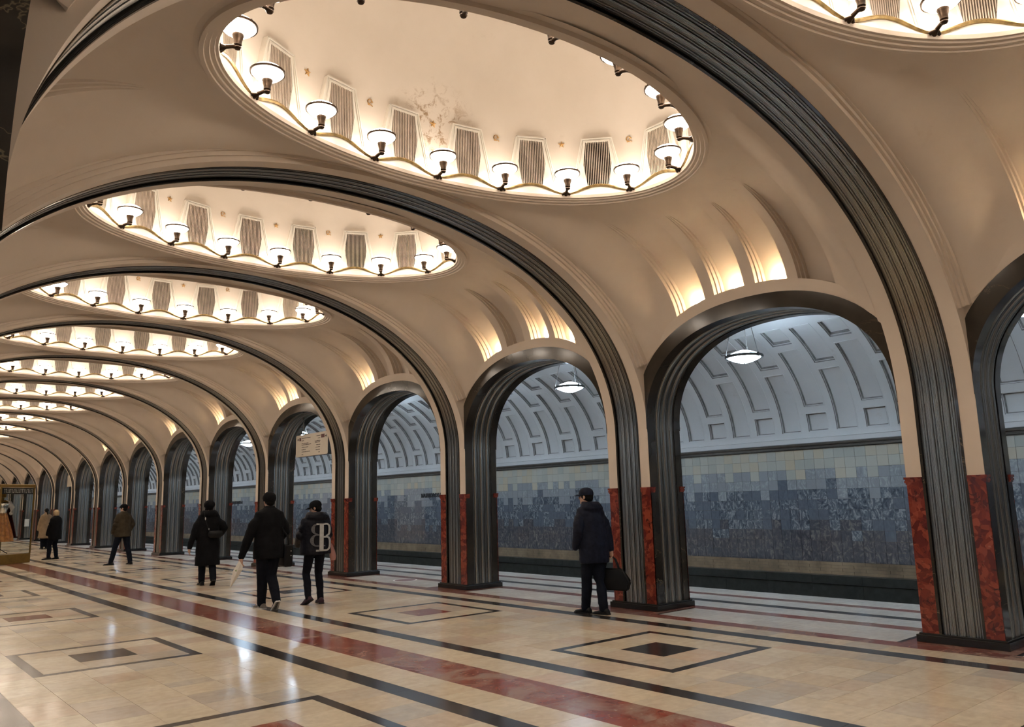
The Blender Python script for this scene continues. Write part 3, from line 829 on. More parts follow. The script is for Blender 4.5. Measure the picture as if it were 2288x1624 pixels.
# domes and their lamps
dome0, (mf, ms, mv), star_me, hs_me = build_dome()
lamp0 = build_lamp()
DL = {-2: 'ceiling dome cut by the upper frame edge beyond the huge arch', -1: 'large oval ceiling dome with peeling damp stains', 0: 'oval ceiling dome directly beyond the stained one'}
def dome_label(k):
    if k in DL: return DL[k]
    if k < 11: return '%s oval ceiling dome beyond the stained one' % ORD[k]
    return 'thin bright oval dome at the far end of the hall'
first = True
DOMES = {k: (dome0 if k == -3 else copy_tree(dome0)) for k in range(-3, KMAX - 1)}
for k in range(-3, KMAX - 1):
    yc = (k + PW + HB) * P
    d = DOMES[k]
    d.location = (0, yc, 0); tag(d, dome_label(k), 'dome', 'oval domes along the ceiling')
    if k <= 7:
        for i, th in enumerate(GR_TH):
            if k > -3 or i % 2 == 0:
                g = bpy.data.objects.new('grille_frame', mf); COL.objects.link(g); g.parent = d; q, n = ell(th, 0.0275); g.location = (q.x * P, q.y * P, 1.222 * P); g.rotation_euler = (0, 0, math.atan2(n.y, n.x) - math.pi / 2)
                s_ = bpy.data.objects.new('slats', ms); COL.objects.link(s_); s_.parent = g
                v_ = bpy.data.objects.new('duct_opening', mv); COL.objects.link(v_); v_.parent = g
        if k <= 3:
            for i, th in enumerate(LAMP_TH):
                wm = wall_mat(th, 1.371, 1.385)
                e = bpy.data.objects.new('star' if i % 2 == 1 else 'hammer_and_sickle', star_me if i % 2 == 1 else hs_me)
                COL.objects.link(e); e.parent = d; wm.translation += wm.to_3x3() @ Vector((0, 0.006, 0)); e.matrix_local = wm
    rows = []
    for i, th in enumerate(LAMP_TH):
        q, n = ell(th, 0.067)
        a = math.atan2(n.y, n.x) - math.pi / 2
        l = lamp0 if (first and i == 0) else copy_tree(lamp0)
        l.location = (q.x * P, yc + q.y * P, 1.2150 * P); l.rotation_euler = (0, 0, a)
        pr = project(l.location + Vector((0, 0, 0.2)))
        rows.append((pr[0] if pr else 1e9, i, l, pr))
    # labels along the lower (far) rim and the upper (near) rim
    dn = {-2: 'cut off dome', -1: 'stained dome', 0: 'dome beyond the stained one'}.get(k) or ('%s dome beyond the stained one' % ORD[k] if 0 < k < 9 else None)
    vis = [r for r in rows if r[3] and -10 < r[3][0] < 2298 and -10 < r[3][1] < 1634]
    for side, grp in (('far', [r for r in vis if 0 < math.degrees(LAMP_TH[r[1]]) < 180]), ('near', [r for r in vis if not 0 < math.degrees(LAMP_TH[r[1]]) < 180])):
        for j, r in enumerate(sorted(grp, key=lambda r: r[0])):
            tag(r[2], '%s bowl lamp towards the arcade, %s rim, %s' % (ORD[j], side, dn) if dn else 'tiny lit bowl lamp in a distant dome', 'lamp', 'bowl lamps in the ceiling domes')
    for r in rows:
        if 'label' not in r[2]: tag(r[2], 'lit bowl lamp of a dome beyond the edge of the view', 'lamp', 'bowl lamps in the ceiling domes')
    first = False

# niche lamps
def niche_lamp():
    r = empty('niche_lamp')
    bm = bmesh.new(); lathe(bm, [(0, 0.030), (0.020, 0.034), (0.034, 0.055), (0.034, 0.075), (0.020, 0.094), (0, 0.099)], 12); bm_obj('bulb', bm, MT['bulb'], r, 60)
    bm = bmesh.new(); lathe(bm, [(0, 0), (0.022, 0.0), (0.022, 0.018), (0.016, 0.034), (0, 0.034)], 10); bm_obj('socket', bm, MT['white'], r, 60)
    return r
nl0 = niche_lamp(); firstn = True
LIT = {-2: [3, 2], -1: [3, 2, 1], 0: [3, 1, 0], 1: [3], 2: [3, 2], 3: [3], 4: [3], 5: [3], 6: [3]}
for k, ids in LIT.items():
    for ni in ids:
        a, b = NICHES[ni]
        for s_ in ((0.5,) if k > -1 else (0.5,)):
            p = niche_point(a + (b - a) * 0.42, -0.003, 0.55)
            l = nl0 if firstn else copy_tree(nl0)
            firstn = False
            l.location = (p.x, p.y + (k + PW + HB) * P, p.z)
            wh = {-2: 'arch at the frame edge', -1: 'widest arcade arch', 0: 'arch above the bag carrier', 1: 'arch above the wall lettering', 2: 'arch with the hanging board'}.get(k, '%s arch beyond the hanging board' % ORD[max(0, k - 3)])
            tag(l, 'glowing lamp in the %s niche over the %s' % (ORD[3 - ni], wh), 'lamp', 'lamps hidden in the wall niches')

# =================================================================== floor
FL = []   # x0,x1,y0,y1,mat,z
def fadd(x0, x1, y0, y1, m): FL.append((min(x0, x1), max(x0, x1), y0, y1, m))
SQ0, SQ1 = 0.402, 0.778
for k in range(-3, KMAX):
    ye = [k + SQ0 + (SQ1 - SQ0) * i / 4 for i in range(4)] + [k + SQ1 + d for d in (0, .095, .19, .285, .335, .43, .525)] + [k + 1 + SQ0]
    ye2 = [y for i, y in enumerate(ye) if i != 7]
    # centre band
    for i in range(0, 10, 2): fadd(-1.043, -0.920, k + SQ0 + i * .1, k + SQ0 + i * .1 + .2, 'fred')
    for mirror in (False, True):
        def X(x): return x if not mirror else -2 * A - x
        def band(xa, xb, m, es, jit=0):
            for a, b in zip(es, es[1:]): fadd(X(xa), X(xb), a, b, m)
        band(-0.920, -0.827, 'fcream', ye2)
        band(-0.827, -0.781, 'fdark', ye2[::3] + [ye2[-1]] if (len(ye2) - 1) % 3 else ye2[::3])
        band(-0.781, -0.676, 'fcream', ye2)
        xs = [-0.676, -0.583, -0.490, -0.397, -0.303]
        for a, b in zip(xs, xs[1:]):
            for c, d in zip(ye[4:], ye[5:]): fadd(X(a), X(b), c, d, 'fcream')
        # framed square
        lw = 0.024; x0, x1, y0, y1 = -0.676, -0.303, k + SQ0, k + SQ1
        fadd(X(x0), X(x1), y0, y0 + lw, 'fdark'); fadd(X(x0), X(x1), y1 - lw, y1, 'fdark')
        fadd(X(x0), X(x0 + lw), y0 + lw, y1 - lw, 'fdark'); fadd(X(x1 - lw), X(x1), y0 + lw, y1 - lw, 'fdark')
        cx, cy, h = (x0 + x1) / 2, (y0 + y1) / 2, 0.066
        gx = [x0 + lw, cx - h, cx + h, x1 - lw]; gy = [y0 + lw, cy - h, cy + h, y1 - lw]
        for i in range(3):
            for j in range(3):
                m = 'fcream'
                if i == 1 and j == 1: m = 'fdark' if ((k % 2 == 1) != mirror) else 'fred'
                fadd(X(gx[i]), X(gx[i + 1]), gy[j], gy[j + 1], m)
        band(-0.303, -0.224, 'fcream', ye2)
        band(-0.224, -0.174, 'fdark', [ye2[0], ye2[3], ye2[6], ye2[-1]])
        band(-0.174, -0.100, 'fcream', ye2)
        band(-0.100, -0.045, 'fred', [k + SQ0, k + SQ0 + .33, k + SQ0 + .66, k + 1 + SQ0])
        # threshold between pillars: white slabs in a red and dark surround
        a, b = k + PW + 0.045, k + 1 - 0.045
        fadd(X(-0.045), X(0.135), b + 0.012, k + 1 + PW + 0.033, 'fred')
        fadd(X(-0.045), X(0.135), a - 0.012, a, 'fdark'); fadd(X(-0.045), X(0.135), b, b + 0.012, 'fdark')
        for i in range(5):
            fadd(X(-0.045), X(0.045), a + (b - a) * i / 5, a + (b - a) * (i + 1) / 5, 'fwhite'); fadd(X(0.045), X(0.135), a + (b - a) * i / 5, a + (b - a) * (i + 1) / 5, 'fwhite')
        fadd(X(0.135), X(0.19), k + SQ0, k + SQ0 + .5, 'fred'); fadd(X(0.135), X(0.19), k + SQ0 + .5, k + 1 + SQ0, 'fred')
        if not mirror or k < 3:
            for (xa, xb, m, nn) in ((0.19, 0.30, 'fwhite', 5), (0.30, 0.345, 'fdark', 2), (0.345, 0.455, 'fwhite', 5), (0.455, 0.50, 'fred', 2), (0.50, 0.60, 'fwhite', 5), (0.60, 0.632, 'fwhite', 4)):
                for i in range(nn): fadd(X(xa), X(xb), k + SQ0 + i / nn, k + SQ0 + (i + 1) / nn, m)
floor = struct(empty('floor'))
base = bmesh.new(); box(base, (-2 * A - 0.632 + A) * P, (0.632 + A) * P, -3 * P, (KMAX + 1) * P, -0.30, -0.0035)
bm_obj('grout_bed', base, MT['grout'], floor)
def slab_geo(x0, x1, y0, y1):
    g = 0.0014
    a, b, c, d = (x0 + A) * P + g, (x1 + A) * P - g, y0 * P + g, y1 * P - g
    return boxdata(a, b, c, d, -0.02, 0.0)
scored = []
for f in FL:
    x0, x1, y0, y1, m = f
    ar = px_area([W(x0, y0), W(x1, y0), W(x1, y1), W(x0, y1)])
    scored.append((ar, f))
scored.sort(key=lambda s: -s[0])
rs = random.Random(3)
acc = {}
for i, (ar, f) in enumerate(scored):
    x0, x1, y0, y1, m = f
    v, fc = slab_geo(x0, x1, y0, y1); uv = (rs.random(), rs.random())
    if i < 300 and ar > 90:
        cx, cy = ((x0 + x1) / 2 + A) * P, (y0 + y1) / 2 * P
        vv = [(a - cx, b - cy, c) for a, b, c in v]
        mesh_obj('marble_slab', vv, fc, MT[m], floor, None, [uv] * 8, (cx, cy, 0))
    else:
        A_ = acc.setdefault(m, ([], [], [])); o = len(A_[0]); A_[0].extend(v); A_[1].extend([tuple(q + o for q in t) for t in fc]); A_[2].extend([uv] * 8)
for m, (v, fc, uv) in acc.items():
    o = mesh_obj('marble_slab_field', v, fc, MT[m], floor, None, uv); o['kind'] = 'stuff'

# =================================================================== track wall and platform vault
XWALL = 1.40
wr = struct(empty('wall_right'))
bm = bmesh.new()
box(bm, (XWALL + 0.0015 + A) * P, (XWALL + 0.05 + A) * P, -3 * P, (KMAX + 1) * P, -0.3 * P, 0.63 * P)
bm_obj('backing', bm, MT['grout'], wr)
tv, tf = boxdata(-0.004, 0.016, -TS / 2 + 0.002, TS / 2 - 0.002, -TSZ / 2 + 0.002, TSZ / 2 - 0.002)
tile_me = mesh_obj('wall_tile', tv, tf, MT['tile']); td = tile_me.data; bpy.data.objects.remove(tile_me)
tl = []
for j in range(11):
    for i in range(int(-2.4 * P / TS), int((KMAX + 0.5) * P / TS)):
        y = (i + 0.5) * TS; z = TZ0 - (j + 0.5) * TSZ; x = (XWALL + A) * P
        # hidden behind pillars? count only what an opening shows
        cpos = M.translation; t = (A * P + PD * P - cpos.x) / (x - cpos.x); yy = (cpos.y + (y - cpos.y) * t) / P
        vis = (yy % 1) > PW + 0.01 and (yy % 1) < 0.985
        ar = px_area([(x, y - TS / 2, z - TSZ / 2), (x, y + TS / 2, z - TSZ / 2), (x, y + TS / 2, z + TSZ / 2), (x, y - TS / 2, z + TSZ / 2)])
        tl.append((ar if vis else ar * 0.01, x, y, z))
tl.sort(key=lambda t: -t[0])
V, F = [], []
rt_ = random.Random(5)
for i, (ar, x, y, z) in enumerate(tl):
    if i < 300:
        o = bpy.data.objects.new('tile', td); COL.objects.link(o); o.parent = wr; o.location = (x + rt_.uniform(-.0012, .0012), y, z); o.rotation_euler = (0, rt_.uniform(-.006, .006), rt_.uniform(-.006, .006))
    else:
        o = len(V); dx = rt_.uniform(-.0012, .0012); V.extend([(a + x + dx, b + y, c + z) for a, b, c in tv]); F.extend([tuple(q + o for q in t) for t in tf])
o = mesh_obj('tile_field', V, F, MT['tile'], wr); o['kind'] = 'stuff'
# brick courses
V, F = [], []; bl = 0.105 * P; bh = 0.0138 * P; zt = TZ0 - 11 * TSZ
for j in range(4):
    for i in range(int(-2.4 * P / bl), int((KMAX + 0.5) * P / bl)):
        y = i * bl + (j % 2) * bl / 2; dx = rt_.uniform(-.003, .003)
        v, f = boxdata((XWALL + A) * P - 0.002 + dx, (XWALL + A) * P + 0.02, y + .002, y + bl - .002, zt - (j + 1) * bh + .0015, zt - j * bh - .0015)
        o = len(V); V += v; F += [tuple(q + o for q in t) for t in f]
o = mesh_obj('brick_course', V, F, MT['brick'], wr); o['kind'] = 'stuff'
zg = zt - 4 * bh
gl = 0.23 * P
gme = {}
for i in range(int(-1.6 * P / gl), int(KMAX * P / gl)):
    y = i * gl
    v, f = boxdata(-0.045 * P, 0.0, 0.002, gl - .002, -0.036 * P, -0.002); v2, f2 = boxdata(-0.040 * P, 0.0, 0.002, gl - .002, -0.25 * P, -0.0385 * P)
    for nm, vv, ff in (('granite_ledge', v, f), ('granite_panel', v2, f2)):
        if nm not in gme:
            o = mesh_obj(nm, vv, ff, MT['granite'], wr); gme[nm] = o.data
        else:
            o = bpy.data.objects.new(nm, gme[nm]); COL.objects.link(o); o.parent = wr
        o.location = ((XWALL + A) * P, y, zg)
# cornice
csec = [(0.0, 0.556), (-0.006, 0.556), (-0.010, 0.560), (-0.010, 0.564), (-0.006, 0.566), (-0.006, 0.570), (-0.013, 0.573), (-0.015, 0.579), (-0.012, 0.583), (-0.006, 0.585), (0.0, 0.586)]
V = []
for y in (-3, KMAX + 1):
    for x, z in csec: V.append(W(XWALL + x, y, z))
mesh_obj('bronze_cornice', V, grid_faces(2, len(csec)), MT['metalcornice'], wr, 30)
csec = [(0.0, 0.586), (-0.002, 0.586), (-0.002, 0.606), (-0.004, 0.608), (-0.001, 0.611), (0.0, 0.628)]
V = []
for y in (-3, KMAX + 1):
    for x, z in csec: V.append(W(XWALL + x, y, z))
mesh_obj('plaster_frieze', V, grid_faces(2, len(csec)), MT['vaultp'], wr, 30)
# coffered vault
VCX, VRX, VZ0, VCR, VN = 0.76, 0.64, 0.628, 1.125, 1.9
def vz(x):
    u = min(1.0, abs(x - VCX) / VRX); return VZ0 + (VCR - VZ0) * (1 - u ** VN) ** (1 / VN)
_vx = np.concatenate([XWALL - (XWALL - VCX) * np.linspace(0, 1, 400) ** 2.2]); _vz = np.array([vz(x) for x in _vx])
def at_z(z):  return float(np.interp(z, _vz, _vx))
def vault_strip(name, coffers, w, cw):
    """one strip of the vault with its recessed panels: raised lip, two mouldings, sunk field"""
    st = 0.0036; PR = [(0.0, 0.0), (0.0, -0.12), (1.0, -0.12), (1.0, 0.40), (1.8, 0.40), (1.8, 0.62), (2.8, 0.72), (2.8, 1.0)]
    zs = []
    for a, b in coffers:
        zs += [(a + k * st, f) for k, f in PR] + [(b - k * st, f) for k, f in PR[::-1]]
    base = [vz(x) for x in XWALL - (XWALL - VCX) * np.linspace(0, 1, 46) ** 1.5]
    for z in base[1:-6]:
        inside = [(a, b) for a, b in coffers if a - 1e-4 < z < b + 1e-4]
        if not inside: zs.append((z, 0.0))
        elif inside[0][0] + 3 * st < z < inside[0][1] - 3 * st: zs.append((z, 1.0))
    order = sorted(range(len(zs)), key=lambda i: (round(zs[i][0], 5), i)); zs = [(0.628, 0.0)] + [zs[i] for i in order]
    pts = [(at_z(z) if z > 0.6281 else XWALL, z, f) for z, f in zs]
    for z in base[-6:]:
        x = at_z(z)
        if x < pts[-1][0] - 0.002: pts.append((x, z, 0))
    for x in (0.6, 0.4, PD + 0.003): pts.append((x, VCR, 0))
    g = (w - cw) / 2
    cl = [(0, 0)] + [(g + k * st, f) for k, f in PR] + [(w / 2, 1)] + [(w - g - k * st, f) for k, f in PR[::-1]] + [(w, 0)]
    V = []; G = []; DEPC = 0.015
    for i, (x, z, f) in enumerate(pts):
        zz_ = min(max(z, VZ0 + 0.004), VCR - 0.002); d = Vector((at_z(zz_ + 0.002) - at_z(zz_ - 0.002), 0.004)).normalized(); nx, nz = d.y, -d.x
        if x <= VCX: nx, nz = 0, 1
        for y, cf in cl:
            ff = min(f, cf)
            if f < 0 and cf < 0: ff = -0.12
            elif f == 0 or cf == 0: ff = 0.0
            dd = DEPC * ff; V.append(((x + nx * dd + A) * P, y * P, (z + nz * dd) * P)); G.append(ff)
    faces = grid_faces(len(pts), len(cl), flip=True)
    o = mesh_obj(name, V, faces, MT['vaultp'], ceil, 30)
    o.data.materials.append(MT['grime_shade'])
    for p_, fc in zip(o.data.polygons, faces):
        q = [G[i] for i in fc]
        if 0.3 < max(q) and min(q) < 0.99 and not (min(q) == max(q) == 0.40): p_.material_index = 1  # darker steps outline each coffer: painted shade along with dust
    return o
CWP = 0.1365
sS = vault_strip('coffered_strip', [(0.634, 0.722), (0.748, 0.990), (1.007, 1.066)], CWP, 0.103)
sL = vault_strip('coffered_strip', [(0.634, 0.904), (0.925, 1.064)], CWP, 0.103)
y0s = 0.380 - (CWP - 0.103) / 2
i0 = int(-2.6 / CWP)
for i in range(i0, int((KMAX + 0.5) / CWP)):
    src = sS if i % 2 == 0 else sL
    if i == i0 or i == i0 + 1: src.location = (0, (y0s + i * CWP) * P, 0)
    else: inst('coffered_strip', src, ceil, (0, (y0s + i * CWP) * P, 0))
# platform front and track bed
bm = bmesh.new(); box(bm, (0.632 + A) * P, (XWALL + 0.01 + A) * P, -3 * P, (KMAX + 1) * P, -0.35 * P, -0.27 * P)
bm_obj('track_bed', bm, MT['granite'], floor)
# near side platform: plain wall and vault, hidden from this view
xs_ = -XWALL - A
V = []
xx = [XWALL] + list(np.linspace(XWALL, VCX, 20)) + [0.4, PD]
for y in (-4, KMAX + 1):
    V.append((-(XWALL + A) * P, y * P, -0.3 * P))
    for x in xx: V.append((-(x + A) * P, y * P, vz(max(x, VCX)) * P))
mesh_obj('track_wall', V, grid_faces(2, len(xx) + 1), MT['vaultp'], wl, 30)
V = []; ys = np.linspace(-HB, HB, 30)
for y in ys:
    for z in (z_outer(y), 1.125): V.append((-(PD + 0.003 + A) * P, y * P, z * P))
us = mesh_obj('platform_spandrel', V, grid_faces(len(ys), 2), MT['vaultp'], wl)
us.location = (0, (-4 + PW + HB) * P, 0)
for k in range(-3, 8): inst('platform_spandrel', us, wl, (0, (k + PW + HB) * P, 0))
bm = bmesh.new(); box(bm, -(0.10 + A) * P, -(0.0 + A) * P, 8 * P, (KMAX + 1) * P, 0, 1.2 * P); bm_obj('far_arcade_block', bm, MT['vaultp'], wl)
# end walls
for nm, y in (('wall_near_end', -3.0), ('wall_far_end', KMAX + 0.6)):
    bm = bmesh.new(); box(bm, -(1.5 + A) * P, (1.5 + A) * P, (y - 0.05) * P, y * P, -0.3 * P, 1.8 * P); struct(bm_obj(nm, bm, MT['plaster'], None))

# =================================================================== pendants
def pendant():
    r = empty('pendant_lamp'); s = 0.325
    bm = bmesh.new()
    lathe(bm, [(0, -0.115), (0.06, -0.108), (0.17, -0.075), (0.265, -0.03), (0.292, 0.0), (0.265, 0.035), (0.17, 0.078), (0.06, 0.110), (0.0, 0.118)], 28); bm_obj('glass_lens', bm, MT['pend'], r, 60)
    bm = bmesh.new()
    lathe(bm, [(0.283, -0.020), (0.318, -0.026), (0.328, -0.002), (0.318, 0.024), (0.286, 0.020), (0.283, -0.020)], 28)
    for j in range(3):
        a = R(20 + 120 * j); box(bm, 0.318 * math.cos(a) - .012, 0.318 * math.cos(a) + .012, 0.318 * math.sin(a) - .012, 0.318 * math.sin(a) + .012, -0.035, 0.035)
    lathe(bm, [(0, -0.128), (0.014, -0.124), (0.016, -0.110), (0, -0.108)], 10)
    bm_obj('metal_ring', bm, MT['granite'], r, 40)
    top = (VCR - 0.905) * P
    for j in range(3):
        a = R(20 + 120 * j); bm = bmesh.new()
        tube(bm, [(0.318 * math.cos(a), 0.318 * math.sin(a), 0.02), (0.10 * math.cos(a), 0.10 * math.sin(a), top)], 0.007, 6); bm_obj('suspension_rod', bm, MT['metalcornice'], r)
    bm = bmesh.new(); lathe(bm, [(0, top), (0.13, top), (0.12, top - 0.03), (0, top - 0.045)], 16); bm_obj('ceiling_rose', bm, MT['vaultp'], r, 40)
    return r
p0 = pendant()
for k in range(-2, KMAX):
    c = p0 if k == -2 else copy_tree(p0)
    c.location = W(0.72, k + 0.08, 0.905)
    lab = {-1: 'lit pendant lamp cut by the frame edge beyond the front pillar', 0: 'lit round pendant lamp hung on rods in the widest arch', 1: 'lit round pendant lamp above the man with the black bag',
           4: 'lit pendant lamp just above the hanging direction board', 5: 'small lit pendant lamp above and beyond the tall man with flowers'}.get(k, 'lit pendant lamp mostly hidden behind the arcade pillars')
    tag(c, lab, 'lamp', 'pendant lamps over the platform')
    if k < 6:
        c = copy_tree(p0, loc=(-(0.72 + A) * P, (k + 0.08) * P, 0.905 * P)); c.parent = wl
        for q in ('label', 'category', 'group'):
            if q in c: del c[q]
        c['kind'] = 'structure'
#=PROPS=
# =================================================================== people
def cloth(name, col, rough=0.9, var=0.2, scale=8.0, spec=0.12): return simple(name, col, rough, 0.0, spec, var, scale)
MT['skin'] = simple('skin', (0.45, 0.27, 0.19), 0.5, var=0.08)
MT['black'] = cloth('black_wool', (0.006, 0.006, 0.007), 0.9, var=0.2)
MT['blackshell'] = cloth('black_shell_fabric', (0.008, 0.008, 0.012), 0.5, var=0.3, scale=20)
MT['navyshell'] = cloth('navy_shell_fabric', (0.008, 0.010, 0.020), 0.55, var=0.3, scale=20)
MT['trouser'] = cloth('dark_trouser_cloth', (0.007, 0.008, 0.012), 0.85, var=0.2)
MT['jeans'] = cloth('dark_jeans', (0.006, 0.008, 0.014), 0.85, var=0.3)
MT['olive'] = cloth('olive_cloth', (0.045, 0.035, 0.022), 0.85, var=0.3)
MT['beigecloth'] = cloth('beige_cloth', (0.25, 0.18, 0.11), 0.85, var=0.15)
MT['leather'] = cloth('black_leather', (0.006, 0.006, 0.006), 0.45, var=0.2, spec=0.2)
MT['blond'] = simple('blond_hair', (0.46, 0.33, 0.18), 0.6, var=0.3, scale=40)
MT['darkhair'] = cloth('dark_hair', (0.006, 0.005, 0.004), 0.6, var=0.3)
MT['shoegrey'] = simple('grey_suede', (0.16, 0.14, 0.12), 0.8, var=0.2)
MT['whitetrim'] = simple('white_trim', (0.62, 0.60, 0.56), 0.6, var=0.1)
MT['plumfur'] = simple('plum_fur', (0.035, 0.015, 0.022), 0.95, var=0.4, scale=60)
MT['silver'] = simple('silver_print', (0.42, 0.42, 0.40), 0.45, var=0.2)
MT['greyprint'] = simple('grey_print', (0.09, 0.09, 0.095), 0.6, var=0.4, scale=60)
MT['grass_g'] = simple('green_stems', (0.30, 0.36, 0.16), 0.6, var=0.3)
MT['paper'] = simple('wrapping_paper', (0.72, 0.66, 0.55), 0.5, var=0.12)
MT['pink'] = simple('pink_plastic', (0.36, 0.17, 0.14), 0.4, var=0.15)

def ring_loft(bm, rings, seg=16, cap=True):
    """rings: (cx, cy, cz, rx, ry)"""
    rr = []
    for cx, cy, cz, rx, ry in rings:
        rr.append([bm.verts.new((cx + rx * math.cos(2 * math.pi * j / seg), cy + ry * math.sin(2 * math.pi * j / seg), cz)) for j in range(seg)])
    for a, b in zip(rr, rr[1:]):
        for j in range(seg): bm.faces.new((a[j], a[(j + 1) % seg], b[(j + 1) % seg], b[j]))
    if cap: bm.faces.new(rr[0][::-1]); bm.faces.new(rr[-1])
def capsule(bm, pts, rad, seg=12):
    """tapered limb with rounded ends"""
    pts = [Vector(p) for p in pts]; rad = list(rad)
    d0 = (pts[0] - pts[1]).normalized(); d1 = (pts[-1] - pts[-2]).normalized()
    P2 = [pts[0] + d0 * rad[0] * 0.9, pts[0] + d0 * rad[0] * 0.5]; R2 = [rad[0] * 0.35, rad[0] * 0.85]
    P2 += pts; R2 += rad
    P2 += [pts[-1] + d1 * rad[-1] * 0.5, pts[-1] + d1 * rad[-1] * 0.9]; R2 += [rad[-1] * 0.85, rad[-1] * 0.35]
    tube(bm, P2, R2, seg)
def ball(bm, c, r, seg=14, n=8, rot=None):
    rx, ry, rz = r; rings = []
    c = Vector(c)
    def tr(v): return c + (rot @ v if rot is not None else v)
    top = bm.verts.new(tr(Vector((0, 0, rz)))); bot = bm.verts.new(tr(Vector((0, 0, -rz))))
    for i in range(1, n):
        t = math.pi * i / n
        rings.append([bm.verts.new(tr(Vector((rx * math.sin(t) * math.cos(2 * math.pi * j / seg), ry * math.sin(t) * math.sin(2 * math.pi * j / seg), rz * math.cos(t))))) for j in range(seg)])
    for j in range(seg):
        bm.faces.new((top, rings[0][j], rings[0][(j + 1) % seg])); bm.faces.new((bot, rings[-1][(j + 1) % seg], rings[-1][j]))
    for a, b in zip(rings, rings[1:]):
        for j in range(seg): bm.faces.new((a[j], b[j], b[(j + 1) % seg], a[(j + 1) % seg]))
def ik(a, b, l1, l2, pole):
    a, b, pole = Vector(a), Vector(b), Vector(pole); d = b - a; L_ = min(d.length, (l1 + l2) * 0.999); dn = d.normalized()
    x = (l1 * l1 - l2 * l2 + L_ * L_) / (2 * L_); h = math.sqrt(max(0, l1 * l1 - x * x))
    pn = (pole - dn * pole.dot(dn)).normalized(); return a + dn * x + pn * h
def fused(name, bm, mat, parent, voxel=0.011, sm=4, wrinkle=0.0, wscale=0.12):
    o = bm_obj(name, bm, mat, parent)
    m = o.modifiers.new('fuse', 'REMESH'); m.mode = 'VOXEL'; m.voxel_size = voxel; m.use_smooth_shade = True
    if sm:
        s_ = o.modifiers.new('soften', 'SMOOTH'); s_.iterations = sm; s_.factor = 0.5
    if wrinkle:
        tx = bpy.data.textures.new('folds', 'CLOUDS'); tx.noise_scale = wscale; tx.noise_depth = 2
        d = o.modifiers.new('folds', 'DISPLACE'); d.texture = tx; d.strength = wrinkle; d.mid_level = 0.5; d.texture_coords = 'LOCAL'
    return o
def hand(bm, wrist, d, palm_n, s=1.0, curl=0.5, side=1):
    """palm and five curled fingers continuing from the wrist along d"""
    w = Vector(wrist); d = Vector(d).normalized(); n = Vector(palm_n); n = (n - d * n.dot(d)).normalized(); t = d.cross(n) * side
    capsule(bm, [w - d * 0.02 * s, w + d * 0.035 * s, w + d * 0.075 * s], [0.024 * s, 0.030 * s, 0.030 * s], 10)
    capsule(bm, [w + d * 0.02 * s + t * 0.018 * s, w + d * 0.075 * s + t * 0.022 * s], [0.018 * s, 0.017 * s], 8)
    capsule(bm, [w + d * 0.02 * s - t * 0.018 * s, w + d * 0.075 * s - t * 0.022 * s], [0.018 * s, 0.017 * s], 8)
    for i, (off, ln) in enumerate(((0.031, 0.072), (0.0105, 0.082), (-0.0105, 0.076), (-0.031, 0.060))):
        p = w + d * 0.085 * s + t * off * s; dirn = d.copy(); pts = [p - d * 0.02 * s, p]
        for k in range(3):
            a = curl * (0.45 + 0.35 * k); dirn = (dirn * math.cos(a) + n * math.sin(a)).normalized(); n2 = (n * math.cos(a) - d * math.sin(a))
            p = p + dirn * ln * s / 3; pts.append(p.copy())
        tube(bm, pts, [0.0105 * s, 0.0102 * s, 0.0095 * s, 0.0088 * s, 0.007 * s], 8)
    th = w + d * 0.03 * s + t * 0.028 * s
    tube(bm, [th, th + (d * 0.6 + t * 0.7).normalized() * 0.035 * s, th + (d * 0.8 + t * 0.5).normalized() * 0.05 * s + n * 0.022 * s, th + d * 0.06 * s + t * 0.03 * s + n * 0.040 * s], [0.015 * s, 0.0125 * s, 0.0105 * s, 0.008 * s], 8)

